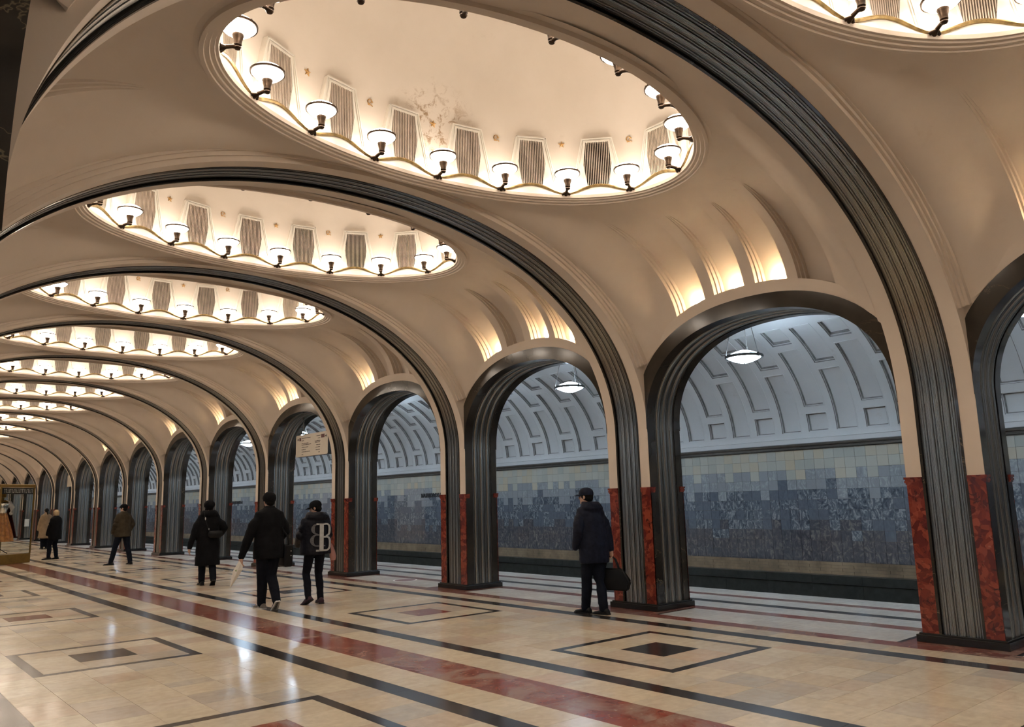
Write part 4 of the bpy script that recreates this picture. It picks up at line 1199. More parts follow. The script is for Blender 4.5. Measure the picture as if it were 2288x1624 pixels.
def person(loc, heading, H, feet, hands_, label, top='jacket', topmat='black', hem=0.46, flare=0.0, legmat='trouser', leg_r=1.12, shoemat='leather', head_yaw=0.0, head_pitch=0.0, headgear='none', hair=None, gearmat='black', bulk=1.0, lean=0.0, voxel=0.010, hood=False, female=False, legend=None, wrinkle=0.014):
    """origin on the floor; local +y is the way the person faces, +x their right"""
    r = empty('person', loc, heading)
    tag(r, label, 'person', None)
    hipz = 0.525 * H; sh = (0.100 if female else 0.112) * H; shz = 0.815 * H
    def LN(z): return lean * (z - hipz)        # forward lean of the trunk
    hips = [Vector((-0.050 * H, 0, hipz)), Vector((0.050 * H, 0, hipz))]
    fr = [Vector(f[:3]) for f in feet]; fpitch = [f[3] for f in feet]; fyaw = [f[4] if len(f) > 4 else 0 for f in feet]
    knees = []
    ank = []
    for i in range(2):
        a = fr[i] + Vector((0, 0, 0.050 * H)); ank.append(a)
        knees.append(ik(hips[i], a, 0.245 * H, 0.240 * H, (0.02 * (1 if i else -1), 1, 0)))
    shl = [Vector((-sh, LN(shz), shz)), Vector((sh, LN(shz), shz))]
    wr_ = [Vector(h) for h in hands_[:2]]
    elb = [ik(shl[i], wr_[i], 0.165 * H, 0.150 * H, ((-0.5 if i == 0 else 0.5), -1, -0.2)) for i in range(2)]
    hc = Vector((0, LN(0.93 * H) + 0.012 * H + (0.02 * H if lean > .05 else 0), 0.928 * H))
    HR = Matrix.Rotation(head_yaw, 3, 'Z') @ Matrix.Rotation(-head_pitch, 3, 'X')
    def hp(x, y, z): return hc + HR @ Vector((x * H, y * H, z * H))
    # body: one fused surface
    bm = bmesh.new()
    for i in range(2):
        kb = min(1.0, leg_r) * 0.86
        capsule(bm, [hips[i], (hips[i] * 0.45 + knees[i] * 0.55), knees[i]], [0.050 * H * kb, 0.041 * H * kb, 0.032 * H * kb]); capsule(bm, [knees[i], knees[i] * 0.65 + ank[i] * 0.35 + Vector((0, -0.008 * H, 0)), ank[i]], [0.031 * H * kb, 0.031 * H * kb, 0.019 * H * kb])
        f = Vector((-math.sin(fyaw[i]), math.cos(fyaw[i]), 0)); fd = f * math.cos(fpitch[i]) - Vector((0, 0, 1)) * math.sin(fpitch[i])
        capsule(bm, [ank[i] - Vector((0, 0, 0.02 * H)) - fd * 0.02 * H, ank[i] - Vector((0, 0, 0.03 * H)) + fd * 0.09 * H], [0.014 * H, 0.010 * H], 10)
        capsule(bm, [shl[i] * 0.96 + Vector((0, 0, -0.01 * H)), elb[i]], [0.030 * H, 0.024 * H]); capsule(bm, [elb[i], wr_[i]], [0.023 * H, 0.015 * H])
        hd = (wr_[i] - elb[i]).normalized()
        if hands_[2 + i] is not None:
            dd, nn_, cu = hands_[2 + i]; hand(bm, wr_[i], dd if dd is not None else hd, nn_, H / 1.75, cu, 1 if i else -1)
    ring_loft(bm, [(0, LN(z * H), z * H, a * H, b * H) for z, a, b in ((0.49, 0.05, 0.045), (0.52, 0.092, 0.065), (0.56, 0.092, 0.064), (0.62, 0.080, 0.056), (0.70, 0.090, 0.060), (0.77, 0.100, 0.062), (0.815, 0.098, 0.052), (0.84, 0.060, 0.040), (0.85, 0.035, 0.034))])
    capsule(bm, [(0, LN(0.84 * H), 0.83 * H), hc - Vector((0, 0, 0.045 * H))], [0.034 * H, 0.031 * H])
    ball(bm, hc + HR @ Vector((0, -0.004 * H, 0.012 * H)), (0.044 * H, 0.054 * H, 0.054 * H), rot=HR)
    ball(bm, hc + HR @ Vector((0, 0.014 * H, -0.026 * H)), (0.033 * H, 0.038 * H, 0.040 * H), rot=HR)
    ball(bm, hp(0, 0.056, -0.012), (0.008 * H, 0.012 * H, 0.014 * H), 8, 6, HR)       # nose
    ball(bm, hp(0, 0.047, -0.036), (0.013 * H, 0.008 * H, 0.006 * H), 8, 6, HR)       # lips
    ball(bm, hp(0, 0.042, -0.054), (0.013 * H, 0.012 * H, 0.010 * H), 8, 6, HR)       # chin
    for sx in (-1, 1): ball(bm, hp(sx * 0.044, -0.004, -0.008), (0.005 * H, 0.011 * H, 0.018 * H), 8, 6, HR)
    fused('body', bm, MT['skin'], r, voxel * 0.62, 2)
    if voxel < 0.012:
        bm = bmesh.new()
        for sx in (-1, 1): ball(bm, hp(sx * 0.017, 0.047, 0.002), (0.006 * H, 0.004 * H, 0.004 * H), 8, 6, HR)
        bm_obj('eyes', bm, MT['darkhair'], r, 60)
    # legs' clothing
    bm = bmesh.new(); k = leg_r
    for i in range(2):
        capsule(bm, [hips[i] + Vector((0, 0, 0.01 * H)), hips[i] * 0.5 + knees[i] * 0.5, knees[i]], [0.056 * H * k, 0.050 * H * k, 0.040 * H * k]); 
        lo = ank[i] + Vector((0, 0, -0.006 * H))
        capsule(bm, [knees[i], knees[i] * 0.6 + ank[i] * 0.4 + Vector((0, -0.008 * H, 0)), lo], [0.040 * H * k, 0.039 * H * k, (0.033 if k > 0.9 else 0.027) * H * k])
    ring_loft(bm, [(0, 0, z * H, a * H * k, b * H * k) for z, a, b in ((0.47, 0.06, 0.05), (0.50, 0.100, 0.074), (0.55, 0.102, 0.074), (0.60, 0.088, 0.064))])
    fused('trousers', bm, MT[legmat], r, voxel, 3, wrinkle, 0.07)
    # shoes
    for i in range(2):
        bm = bmesh.new(); f = Vector((-math.sin(fyaw[i]), math.cos(fyaw[i]), 0)); Rm = Matrix.Rotation(fyaw[i], 3, 'Z') @ Matrix.Rotation(-fpitch[i], 3, 'X')
        base = fr[i]; sc = H / 1.75 * (1.22 if shoemat == 'plumfur' else 1.10)
        def sp(x, y, z): return base + Vector((0, 0, 0.0)) + Rm @ Vector((x * sc, y * sc, z * sc))
        prof = [(-0.085, 0.026, 0.050), (-0.070, 0.036, 0.075), (-0.03, 0.037, 0.090), (0.02, 0.036, 0.075), (0.07, 0.044, 0.055), (0.12, 0.046, 0.044), (0.16, 0.036, 0.034), (0.182, 0.016, 0.022)]
        rings = []
        for y, hw, hh in prof:
            rings.append([bm.verts.new(sp(hw * math.cos(2 * math.pi * j / 12), y, hh * 0.5 + hh * 0.5 * math.sin(2 * math.pi * j / 12) if math.sin(2 * math.pi * j / 12) > 0 else hh * 0.5 * (1 + max(-1, 1.6 * math.sin(2 * math.pi * j / 12))))) for j in range(12)])
        for a, b in zip(rings, rings[1:]):
            for j in range(12): bm.faces.new((a[j], a[(j + 1) % 12], b[(j + 1) % 12], b[j]))
        bm.faces.new(rings[0][::-1]); bm.faces.new(rings[-1])
        so = bm_obj('shoe', bm, MT[shoemat], r, 50)
        bm = bmesh.new(); rings = []
        for y, hw in ((-0.092, 0.026), (-0.075, 0.040), (0.0, 0.038), (0.08, 0.049), (0.13, 0.050), (0.17, 0.038), (0.19, 0.018)):
            rings.append([bm.verts.new(sp(sx * hw, y, zz)) for sx, zz in ((-1, 0), (1, 0), (1, 0.014), (-1, 0.014))])
        for a, b in zip(rings, rings[1:]):
            for j in range(4): bm.faces.new((a[j], a[(j + 1) % 4], b[(j + 1) % 4], b[j]))
        bm.faces.new(rings[0][::-1]); bm.faces.new(rings[-1])
        bm_obj('sole', bm, MT['whitetrim' if shoemat == 'shoegrey' else 'leather'], so)
        if shoemat == 'shoegrey':
            for sx in (-1, 1):
                bm = bmesh.new()
                for q in range(3): tube(bm, [sp(sx * 0.038, 0.005 + q * 0.025, 0.018), sp(sx * 0.026, 0.03 + q * 0.025, 0.066 - q * .006)], 0.004, 5)
                bm_obj('side_stripes', bm, MT['whitetrim'], so)
    # coat or jacket
    bm = bmesh.new(); b_ = bulk; hz = hem * H
    prof = [(0.865, 0.040, 0.040), (0.850, 0.062, 0.054), (0.825, 0.108, 0.066), (0.79, 0.118, 0.074), (0.73, 0.116, 0.080), (0.66, 0.112, 0.080), (0.60, 0.112, 0.080), (0.54, 0.118, 0.086)]
    rg = [(0, LN(z * H), z * H, a * H * b_ * (0.93 if female else 1), b * H * b_) for z, a, b in prof if z * H > hz + 0.02]
    zs = [x for x in (0.48, 0.42, 0.36, 0.30, 0.24) if x * H > hz + 0.02]
    for z in zs: rg.append((0, 0, z * H, (0.118 + flare * (0.54 - z)) * H * b_ * (0.93 if female else 1), (0.088 + flare * (0.54 - z)) * H * b_))
    zl = hem; rg.append((0, 0, hz, (0.118 + flare * max(0, 0.54 - zl)) * H * b_ * (0.93 if female else 1), (0.088 + flare * max(0, 0.54 - zl)) * H * b_))
    ring_loft(bm, rg, 20)
    for i in range(2):
        cuff = elb[i] + (wr_[i] - elb[i]) * 0.97
        capsule(bm, [shl[i] * 0.92 + Vector((0, 0, 0.0)), shl[i] * 0.3 + elb[i] * 0.7, elb[i]], [0.044 * H * b_, 0.039 * H * b_, 0.035 * H * b_], 14)
        ball(bm, elb[i], (0.037 * H * b_,) * 3, 14, 10)
        capsule(bm, [elb[i], (elb[i] + cuff) / 2, cuff], [0.036 * H * b_, 0.031 * H * b_, 0.024 * H * b_], 14)
    if hood:
        ring_loft(bm, [(0, LN(z * H) - c * H, z * H, a * H * b_, b * H * b_) for z, a, b, c in ((0.80, 0.07, 0.045, 0.035), (0.83, 0.088, 0.062, 0.034), (0.86, 0.080, 0.062, 0.028), (0.885, 0.064, 0.055, 0.012))])
    else:
        ring_loft(bm, [(0, LN(z * H), z * H, a * H, b * H) for z, a, b in ((0.83, 0.060, 0.056), (0.86, 0.046, 0.048), (0.88, 0.044, 0.046))])
    fused(top, bm, MT[topmat], r, voxel, 3, wrinkle * 1.3, 0.10)
    # headgear and hair
    if hair:
        bm = bmesh.new()
        if hair[0] == 'bob':
            ball(bm, hc + HR @ Vector((0, -0.010 * H, 0.010 * H)), (0.056 * H, 0.060 * H, 0.060 * H), rot=HR); ball(bm, hc + HR @ Vector((0, -0.020 * H, -0.026 * H)), (0.054 * H, 0.045 * H, 0.040 * H), rot=HR)
        elif hair[0] == 'tail':
            ball(bm, hc + HR @ Vector((0, -0.008 * H, 0.014 * H)), (0.049 * H, 0.057 * H, 0.057 * H), rot=HR); capsule(bm, [hp(0, -0.062, 0.0), hp(0, -0.078, -0.05), hp(0.004, -0.072, -0.12)], [0.016 * H, 0.020 * H, 0.009 * H])
        elif hair[0] == 'long':
            ball(bm, hc + HR @ Vector((0, -0.008 * H, 0.010 * H)), (0.052 * H, 0.058 * H, 0.058 * H), rot=HR); capsule(bm, [hp(-0.03, 0.0, -0.02), hp(-0.045, 0.005, -0.075)], [0.022 * H, 0.010 * H])
        else:
            ball(bm, hc + HR @ Vector((0, -0.009 * H, 0.012 * H)), (0.048 * H, 0.056 * H, 0.056 * H), rot=HR); ball(bm, hc + HR @ Vector((0, -0.026 * H, -0.014 * H)), (0.042 * H, 0.036 * H, 0.036 * H), rot=HR)
        fused('hair', bm, MT[hair[1]], r, voxel * 0.8, 2, 0.006, 0.02)
    if headgear == 'cap':
        bm = bmesh.new(); rings = []
        for z, s1, s2 in ((0.010, 0.053, 0.063), (0.030, 0.053, 0.063), (0.050, 0.047, 0.056), (0.066, 0.030, 0.038), (0.073, 0.010, 0.014)):
            rings.append([bm.verts.new(hc + HR @ Vector((s1 * H * math.cos(2 * math.pi * j / 20), (s2 * math.sin(2 * math.pi * j / 20) - 0.004) * H, z * H))) for j in range(20)])
        for a, b in zip(rings, rings[1:]):
            for j in range(20): bm.faces.new((a[j], a[(j + 1) % 20], b[(j + 1) % 20], b[j]))
        bm.faces.new(rings[0][::-1]); bm.faces.new(rings[-1])
        co = bm_obj('cap', bm, MT[gearmat], r, 50)
        bm = bmesh.new(); A1, B1 = [], []
        for q in range(9):
            a = R(20 + 140 * q / 8)
            A1.append((0.050 * math.cos(a), 0.058 * math.sin(a) - 0.004)); B1.append((0.050 * math.cos(a) * 0.96, 0.058 * math.sin(a) + 0.045 * math.sin(R(180 * q / 8)) ** 0.7))
        for zz in (0.014, 0.009):
            pass
        va = [[bm.verts.new(hp(x, y, z)) for x, y in A1] for z in (0.018, 0.012)]; vb = [[bm.verts.new(hp(x, y, z)) for x, y in B1] for z in (0.008, 0.003)]
        for q in range(8):
            bm.faces.new((va[0][q], va[0][q + 1], vb[0][q + 1], vb[0][q])); bm.faces.new((va[1][q], vb[1][q], vb[1][q + 1], va[1][q + 1])); bm.faces.new((vb[0][q], vb[0][q + 1], vb[1][q + 1], vb[1][q]))
        bm_obj('visor', bm, MT[gearmat], co)
    elif headgear == 'furhat':
        bm = bmesh.new(); ball(bm, hc + HR @ Vector((0, -0.004 * H, 0.024 * H)), (0.064 * H, 0.070 * H, 0.056 * H), rot=HR)
        fused('fur_hat', bm, MT[gearmat], r, voxel, 1, 0.02, 0.02)
    elif headgear == 'beanie':
        bm = bmesh.new(); ball(bm, hc + HR @ Vector((0, -0.008 * H, 0.020 * H)), (0.057 * H, 0.065 * H, 0.059 * H), rot=HR)
        fused('knitted_hat', bm, MT[gearmat], r, voxel * .8, 2, 0.004, 0.02)
    return r, dict(elb=elb, wr=wr_, shl=shl, hc=hc, LN=LN, H=H)
DN = (0, 0, -1)
# --- man with black cap and bag, walking beside the second pillar
loc = W(-0.160, 0.112)
H1 = 1.70
p1, g1 = person(loc, R(-8), H1, [(-0.06, 0.16, 0.0, 0.0, R(12)), (0.03, -0.12, 0.0, 0.05, R(10))],
    [(-0.27, 0.07, 0.88), (0.27, -0.04, 0.84), None, ((0, 0.05, -1), (-1, 0, 0), 1.1)],
    'man in black cap and hooded navy jacket walking with a black bag', topmat='navyshell', hem=0.40, legmat='jeans', head_yaw=R(28), headgear='cap', gearmat='navyshell', hair=('short', 'darkhair'), bulk=1.13, hood=True, lean=0.12)
def bag(name, parent_loc, rz, verts_w, label, build):
    r = empty(name, parent_loc, rz); tag(r, label, 'bag'); build(r); return r
def bag1(r):
    bm = bmesh.new()
    def q(x, y, z): return bm.verts.new((x, y, z))
    lo = [q(-.06, -.22, 0), q(.06, -.22, 0), q(.065, .21, 0.02), (q(-.065, .21, 0.02))]; mid = [q(-.075, -.26, .12), q(.075, -.26, .12), q(.08, .22, .14), q(-.08, .22, .14)]
    hi = [q(-.03, -.15, .30), q(.03, -.15, .30), q(.03, .15, .31), q(-.03, .15, .31)]
    bm.faces.new(lo[::-1]); bm.faces.new(hi)
    for a, b in ((lo, mid), (mid, hi)):
        for j in range(4): bm.faces.new((a[j], a[(j + 1) % 4], b[(j + 1) % 4], b[j]))
    bmesh.ops.bevel(bm, geom=bm.edges[:], offset=0.02, segments=2, affect='EDGES'); bm_obj('bag_body', bm, MT['leather'], r, 40)
    for sx in (-.025, .025):
        bm = bmesh.new(); tube(bm, [(sx, -.10, .30), (sx * .8, -.06, .42), (0, 0, .475), (sx * .8, .06, .42), (sx, .10, .30)], 0.011, 8); bm_obj('handle', bm, MT['leather'], r, 50)
hb = Matrix.Rotation(R(-8), 3, 'Z') @ Vector((0.27, -0.03, 0.0))
bag('handbag', (loc[0] + hb.x, loc[1] + hb.y, 0.84 - 0.555), R(30), None, 'black bag hanging from the hand of the man in the black cap', bag1)
# --- man with flowers, seen from behind
loc2 = W(-0.815, 1.10); H2 = 1.775
p2, g2 = person(loc2, R(4), H2, [(-0.02, 0.16, 0.0, 0.0, R(4)), (0.02, -0.24, 0.07, R(42), R(-8))],
    [(-0.42, 0.06, 0.80), (0.24, 0.20, 0.98), (DN, (1, 0.1, 0), 0.9), None],
    'tall man in black coat and hat carrying wrapped flowers head down', topmat='black', hem=0.43, legmat='trouser', headgear='beanie', gearmat='black', hair=('short', 'darkhair'), bulk=1.18, shoemat='shoegrey', lean=0.02)
def flowers(r):
    bm = bmesh.new(); rings = []
    ax = [(0.0, 0.0, 0.03, .020, 0), (-.015, 0, -.06, .055, 0), (-.05, 0, -.16, .080, 0), (-.10, 0, -.27, .060, 0), (-.15, 0, -.38, .032, 0), (-.19, 0, -.47, .008, 0)]
    for x, y, z, rr, _ in ax: rings.append([bm.verts.new((x + rr * math.cos(2 * math.pi * j / 10) * (1 + .12 * (j % 2)), y + rr * 0.8 * math.sin(2 * math.pi * j / 10) * (1 + .12 * (j % 2)), z)) for j in range(10)])
    for a, b in zip(rings, rings[1:]):
        for j in range(10): bm.faces.new((a[j], a[(j + 1) % 10], b[(j + 1) % 10], b[j]))
    bm.faces.new(rings[-1]); bm_obj('wrapping', bm, MT['paper'], r, 20)
    bm = bmesh.new(); rs_ = random.Random(2)
    for q in range(6): tube(bm, [(0, 0, .02), (rs_.uniform(-.05, .05), rs_.uniform(-.03, .03), -.08), (-.05 + rs_.uniform(-.07, .07), rs_.uniform(-.06, .06), -.17)], [.008, .010, .016], 6)
    bm_obj('stems', bm, MT['grass_g'], r)
hw = Matrix.Rotation(R(4), 3, 'Z') @ Vector((-0.425, 0.06, 0.745))
r_ = empty('bouquet', (loc2[0] + hw.x, loc2[1] + hw.y, hw.z), R(0)); r_.scale = (0.78, 0.78, 0.78); flowers(r_); tag(r_, 'bouquet in pale paper held upside down by the tall man', 'flowers')
def bag2(r):
    bm = bmesh.new(); box(bm, -.07, .07, -.12, .12, 0, .34, 0.02); bm_obj('bag_body', bm, MT['leather'], r, 30)
    bm = bmesh.new(); tube(bm, [(0, -.10, .33), (-.03, -.13, .46), (-.12, -.10, .60)], 0.012, 6); bm_obj('strap', bm, MT['leather'], r)
    bm = bmesh.new()
    for q in range(2): ball(bm, (.03, -.124, .24 - q * .07), (.008, .004, .008), 8, 6)
    bm_obj('buckle', bm, MT['silver'], r)
bag('shoulder_bag', (loc2[0] + 0.27, loc2[1] - 0.02, 0.62), 0, None, 'small black shoulder bag at the hip of the tall man with flowers', bag2)
# --- woman with the lettered jacket
loc3 = W(-0.628, 1.11); H3 = 1.63
p3, g3 = person(loc3, R(-4), H3, [(-0.13, -0.06, 0.03, R(28), R(22)), (0.10, 0.0, 0.0, 0.0, R(-10))],
    [(-0.20, 0.24, 0.92), (0.20, 0.24, 0.92), None, None],
    'person in black cap, leggings and puffy jacket with a big letter B', topmat='blackshell', hem=0.475, legmat='trouser', leg_r=0.96, headgear='cap', hair=('short', 'darkhair'), head_yaw=R(50), head_pitch=R(12), bulk=1.42, hood=True, shoemat='plumfur', female=True, flare=0.02)
# lettering on the back of the jacket
def letter(txt, size, mat, x, z, yoff, italic=0.0, ext=0.004):
    c = bpy.data.curves.new('letter', 'FONT'); c.body = txt; c.size = size; c.extrude = ext; c.align_x = 'CENTER'; c.align_y = 'CENTER'; c.offset = 0.006; c.resolution_u = 4
    o = bpy.data.objects.new('tmp', c); COL.objects.link(o); dg = bpy.context.evaluated_depsgraph_get()
    me = bpy.data.meshes.new_from_object(o.evaluated_get(dg)); bpy.data.objects.remove(o); bpy.data.curves.remove(c)
    me.materials.clear(); me.materials.append(mat); return me
def serifB(s, w=0.26):
    """outline letter B with slab serifs, drawn as bars and bowls"""
    bm = bmesh.new()
    def barv(x0, x1, z0, z1): box(bm, x0 * s, x1 * s, -0.004, 0.004, z0 * s, z1 * s)
    barv(-0.22, -0.06, -0.48, 0.48); barv(-0.34, 0.05, 0.44, 0.50); barv(-0.34, 0.05, -0.50, -0.44); barv(-0.06, 0.06, -0.02, 0.04)
    def bowl(cz, rz, rx, th):
        pr = []
        for q in range(13):
            a = R(-90 + 180 * q / 12); t = th * (0.35 + 0.65 * math.cos(a)); pr.append(((0.04 + rx * math.cos(a)) , cz + rz * math.sin(a), (0.04 + max(0, rx - t) * math.cos(a)), cz + (rz - 0.055) * math.sin(a)))
        for y in (-0.004, 0.004):
            pass
        vo = [[bm.verts.new((p[0] * s, y, p[1] * s)) for p in pr] for y in (-0.004, 0.004)]; vi = [[bm.verts.new((p[2] * s, y, p[3] * s)) for p in pr] for y in (-0.004, 0.004)]
        for q in range(12):
            bm.faces.new((vo[0][q], vo[0][q + 1], vi[0][q + 1], vi[0][q])); bm.faces.new((vo[1][q], vi[1][q], vi[1][q + 1], vo[1][q + 1]))
            bm.faces.new((vo[0][q], vo[1][q], vo[1][q + 1], vo[0][q + 1])); bm.faces.new((vi[0][q], vi[0][q + 1], vi[1][q + 1], vi[1][q]))
    bowl(0.26, 0.24, 0.26, 0.14); bowl(-0.23, 0.27, 0.30, 0.15)
    return bm
def wrapback(o, H, b_, z0, x0):
    """press a flat mark onto the rounded back of the jacket"""
    for v in o.data.vertices:
        x = v.co.x + x0; rx = 0.112 * H * b_ * 0.93; ry = 0.080 * H * b_
        y = -ry * math.sqrt(max(0.02, 1 - (x / rx) ** 2)) - 0.020
        v.co = Vector((x, y + v.co.y, v.co.z + z0))
bmB = serifB(0.44); bmesh.ops.subdivide_edges(bmB, edges=bmB.edges[:], cuts=2)
ob = bm_obj('printed_letter', bmB, MT['silver'], p3); wrapback(ob, H3, 1.42, 1.045, 0.080)
bmB = serifB(0.36); bmesh.ops.scale(bmB, vec=(-1, 1, 1), verts=bmB.verts[:]); bmesh.ops.subdivide_edges(bmB, edges=bmB.edges[:], cuts=2)
ob = bm_obj('printed_letter', bmB, MT['greyprint'], p3); wrapback(ob, H3, 1.42, 1.08, -0.035); 
for v in ob.data.vertices: v.co.y += 0.006
def bag3(r):
    bm = bmesh.new(); ring_loft(bm, [(0, 0, 0, .045, .03), (0.0, 0, .06, .062, .045), (-.02, 0, .16, .050, .04), (-.05, 0, .27, .02, .02)], 10); bm_obj('bag_body', bm, MT['pink'], r, 40)
    bm = bmesh.new(); tube(bm, [(-.05, 0, .26), (-.06, .03, .30), (-.055, .0, .34)], 0.005, 6); bm_obj('handle', bm, MT['pink'], r)
bag('plastic_bag', (loc3[0] + 0.30, loc3[1] - 0.03, 0.66), R(10), None, 'small pink plastic bag at the side of the lettered jacket', bag3)
# --- person in the long black coat
loc4 = W(-0.638, 2.20); H4 = 1.70
p4, g4 = person(loc4, R(-10), H4, [(-0.08, 0.12, 0.0, 0.0, R(6)), (0.09, -0.20, 0.05, R(35), 0)],
    [(-0.36, -0.02, 0.76), (0.28, 0.18, 1.0), (DN, (1, 0, 0), 0.5), None],
    'person in long black coat and fur hat with a belt bag across the back', topmat='black', hem=0.235, flare=0.03, legmat='trouser', headgear='furhat', hair=('long', 'darkhair'), head_yaw=R(25), bulk=1.22, hood=True, female=True, voxel=0.013)
def bag4(r):
    bm = bmesh.new(); ring_loft(bm, [(0, 0, -.07, .10, .03), (0, -.005, -.03, .14, .045), (0, 0, .04, .14, .04), (0, 0, .07, .12, .025)], 12); bm_obj('bag_body', bm, MT['leather'], r, 40)
    bm = bmesh.new(); tube(bm, [(-.10, 0, .06), (-.17, -.01, .18), (-.21, .02, .34), (-.22, .08, .45)], 0.010, 6); bm_obj('strap', bm, MT['leather'], r)
    bm = bmesh.new(); ball(bm, (-.205, -.002, .32), (.012, .006, .03), 8, 6); ball(bm, (-.135, -.02, .11), (.012, .006, .02), 8, 6); bm_obj('buckle', bm, MT['silver'], r)
hb = Matrix.Rotation(R(-10), 3, 'Z') @ Vector((0.10, -0.225, 1.02))
bag('belt_bag', (loc4[0] + hb.x, loc4[1] + hb.y, hb.z), R(-10), None, 'black belt bag slung across the back of the long coat', bag4)
# --- man in olive jacket
loc5 = W(-0.500, 4.18); H5 = 1.73
person(loc5, R(20), H5, [(-0.20, 0.20, 0.0, 0.0, R(30)), (0.20, -0.12, 0.0, 0.0, R(-10))],
    [(-0.24, 0.12, 0.90), (0.26, 0.10, 0.92), None, None],
    'man in olive jacket, black cap and dark jeans standing with legs apart', topmat='olive', hem=0.46, legmat='jeans', headgear='cap', hair=('short', 'darkhair'), head_yaw=R(30), bulk=1.2, voxel=0.017)
# --- fair haired person in black
loc6 = W(-0.665, 5.42); H6 = 1.63
person(loc6, R(40), H6, [(-0.12, 0.10, 0.0, 0.0, R(40)), (0.12, 0.0, 0.0, 0.0, 0)],
    [(-0.22, 0.12, 0.80), (0.24, 0.06, 0.80), None, None],
    'fair haired person in a black knee length coat facing the showcase', topmat='black', hem=0.40, legmat='jeans', hair=('bob', 'blond'), bulk=1.25, female=True, voxel=0.020)
# --- person in beige coat
loc7 = W(-0.350, 7.50); H7 = 1.72
person(loc7, R(10), H7, [(-0.08, 0.05, 0.0, 0.0), (0.08, 0.0, 0.0, 0.0)],
    [(-0.28, 0.06, 0.80), (0.28, 0.04, 0.80), None, None],
    'person in a long beige coat with a dark ponytail', topmat='beigecloth', hem=0.26, flare=0.10, legmat='jeans', hair=('tail', 'darkhair'), bulk=1.2, female=True, voxel=0.026)
#=PROPS2=
# =================================================================== boards, lettering, showcase
MT['board'] = simple('cream_board', (0.66, 0.60, 0.50), 0.25, var=0.03)
MT['print'] = simple('dark_print', (0.05, 0.04, 0.035), 0.6, var=0.1)
MT['maroon'] = simple('maroon_print', (0.10, 0.03, 0.03), 0.6, var=0.1)
MT['boxblack'] = simple('black_housing', (0.012, 0.012, 0.014), 0.4, var=0.1)
def hanging_board(y, full=True):
    r = empty('direction_board', W(0.085, y, 0)); zb, zt, hw = 0.645 * P, 0.775 * P, 0.203 * P
    bm = bmesh.new(); box(bm, 0.0, 0.16, -hw, hw, zb, zt, 0.03); bm_obj('housing', bm, MT['boxblack'], r)
    bm = bmesh.new(); pts = []
    rr = 0.05
    for cy, cz, a0 in ((hw - rr, zt - rr, 0), (-hw + rr, zt - rr, 90), (-hw + rr, zb + rr, 180), (hw - rr, zb + rr, 270)):
        for q in range(5): a = R(a0 + q * 22.5); pts.append((cy + rr * math.cos(a), cz + rr * math.sin(a)))
    v1 = [bm.verts.new((-0.006, y_, z_)) for y_, z_ in pts]; v2 = [bm.verts.new((0.002, y_, z_)) for y_, z_ in pts]
    bm.faces.new(v1)
    for q in range(len(pts)): bm.faces.new((v1[q], v2[q], v2[(q + 1) % len(pts)], v1[(q + 1) % len(pts)]))
    bm_obj('board_face', bm, MT['board'], r)
    for sy in (-0.62, 0.62):
        bm = bmesh.new(); tube(bm, [(0.08, sy, zt), (0.08, sy, (0.885 if sy < 0 else 0.885) * P)], 0.012, 6); tube(bm, [(0.08, sy, 0.868 * P), (0.08, sy, 0.885 * P)], 0.035, 8); bm_obj('hanger_rod', bm, MT['metalcornice'], r)
    if full:
        # lines of print (too small to read in the place), two line marks and two arrows; the reader's start is the far end (+y)
        def line(u0, u1, v0, v1, m, nm):
            bm = bmesh.new(); box(bm, -0.0085, -0.005, hw - u1 * 2 * hw, hw - u0 * 2 * hw, zt - v1 * (zt - zb), zt - v0 * (zt - zb)); return bm_obj(nm, bm, m, r)
        line(0.115, 0.165, 0.13, 0.27, MT['maroon'], 'line_mark'); line(0.80, 0.90, 0.10, 0.26, MT['maroon'], 'line_mark')
        bm = bmesh.new(); rs_ = random.Random(4)
        rows = [(0.19, 0.48, .14), (0.19, 0.27, .25), (0.19, 0.41, .38), (0.19, 0.50, .44), (0.19, 0.41, .55), (0.19, 0.33, .66), (0.19, 0.47, .76), (0.19, 0.25, .88), (0.66, 0.78, .12), (0.70, 0.78, .23), (0.61, 0.78, .35), (0.62, 0.78, .41), (0.65, 0.78, .52), (0.63, 0.78, .62), (0.64, 0.78, .74), (0.72, 0.78, .85)]
        for u0, u1, v in rows:
            u = u0
            while u < u1 - 0.012:
                wd = rs_.uniform(0.008, 0.016); hgt = rs_.choice((0.022, 0.030, 0.026)); box(bm, -0.0085, -0.005, hw - (u + wd) * 2 * hw, hw - u * 2 * hw, zt - (v + .035) * (zt - zb), zt - (v + .035 - hgt) * (zt - zb)); u += wd + 0.004
        o = bm_obj('small_print', bm, MT['print'], r); o['kind'] = 'stuff'
        for u, sg in ((0.075, 1), (0.945, -1)):
            bm = bmesh.new(); cy = hw - u * 2 * hw; cz = zt - 0.2 * (zt - zb)
            vs = [bm.verts.new((-0.0085, cy + sg * a_, cz + b_)) for a_, b_ in ((0.045, 0), (0.0, 0.045), (0.0, 0.014), (-0.05, 0.014), (-0.05, -0.014), (0.0, -0.014), (0.0, -0.045))]
            bm.faces.new(vs); bm_obj('arrow', bm, MT['print'], r)
    return r
tag(hanging_board(2.595), 'cream direction board with black print hanging in an arcade arch', 'sign', 'direction boards')
tag(hanging_board(8.62, False), 'tiny pale direction board hanging far down the arcade', 'sign', 'direction boards')

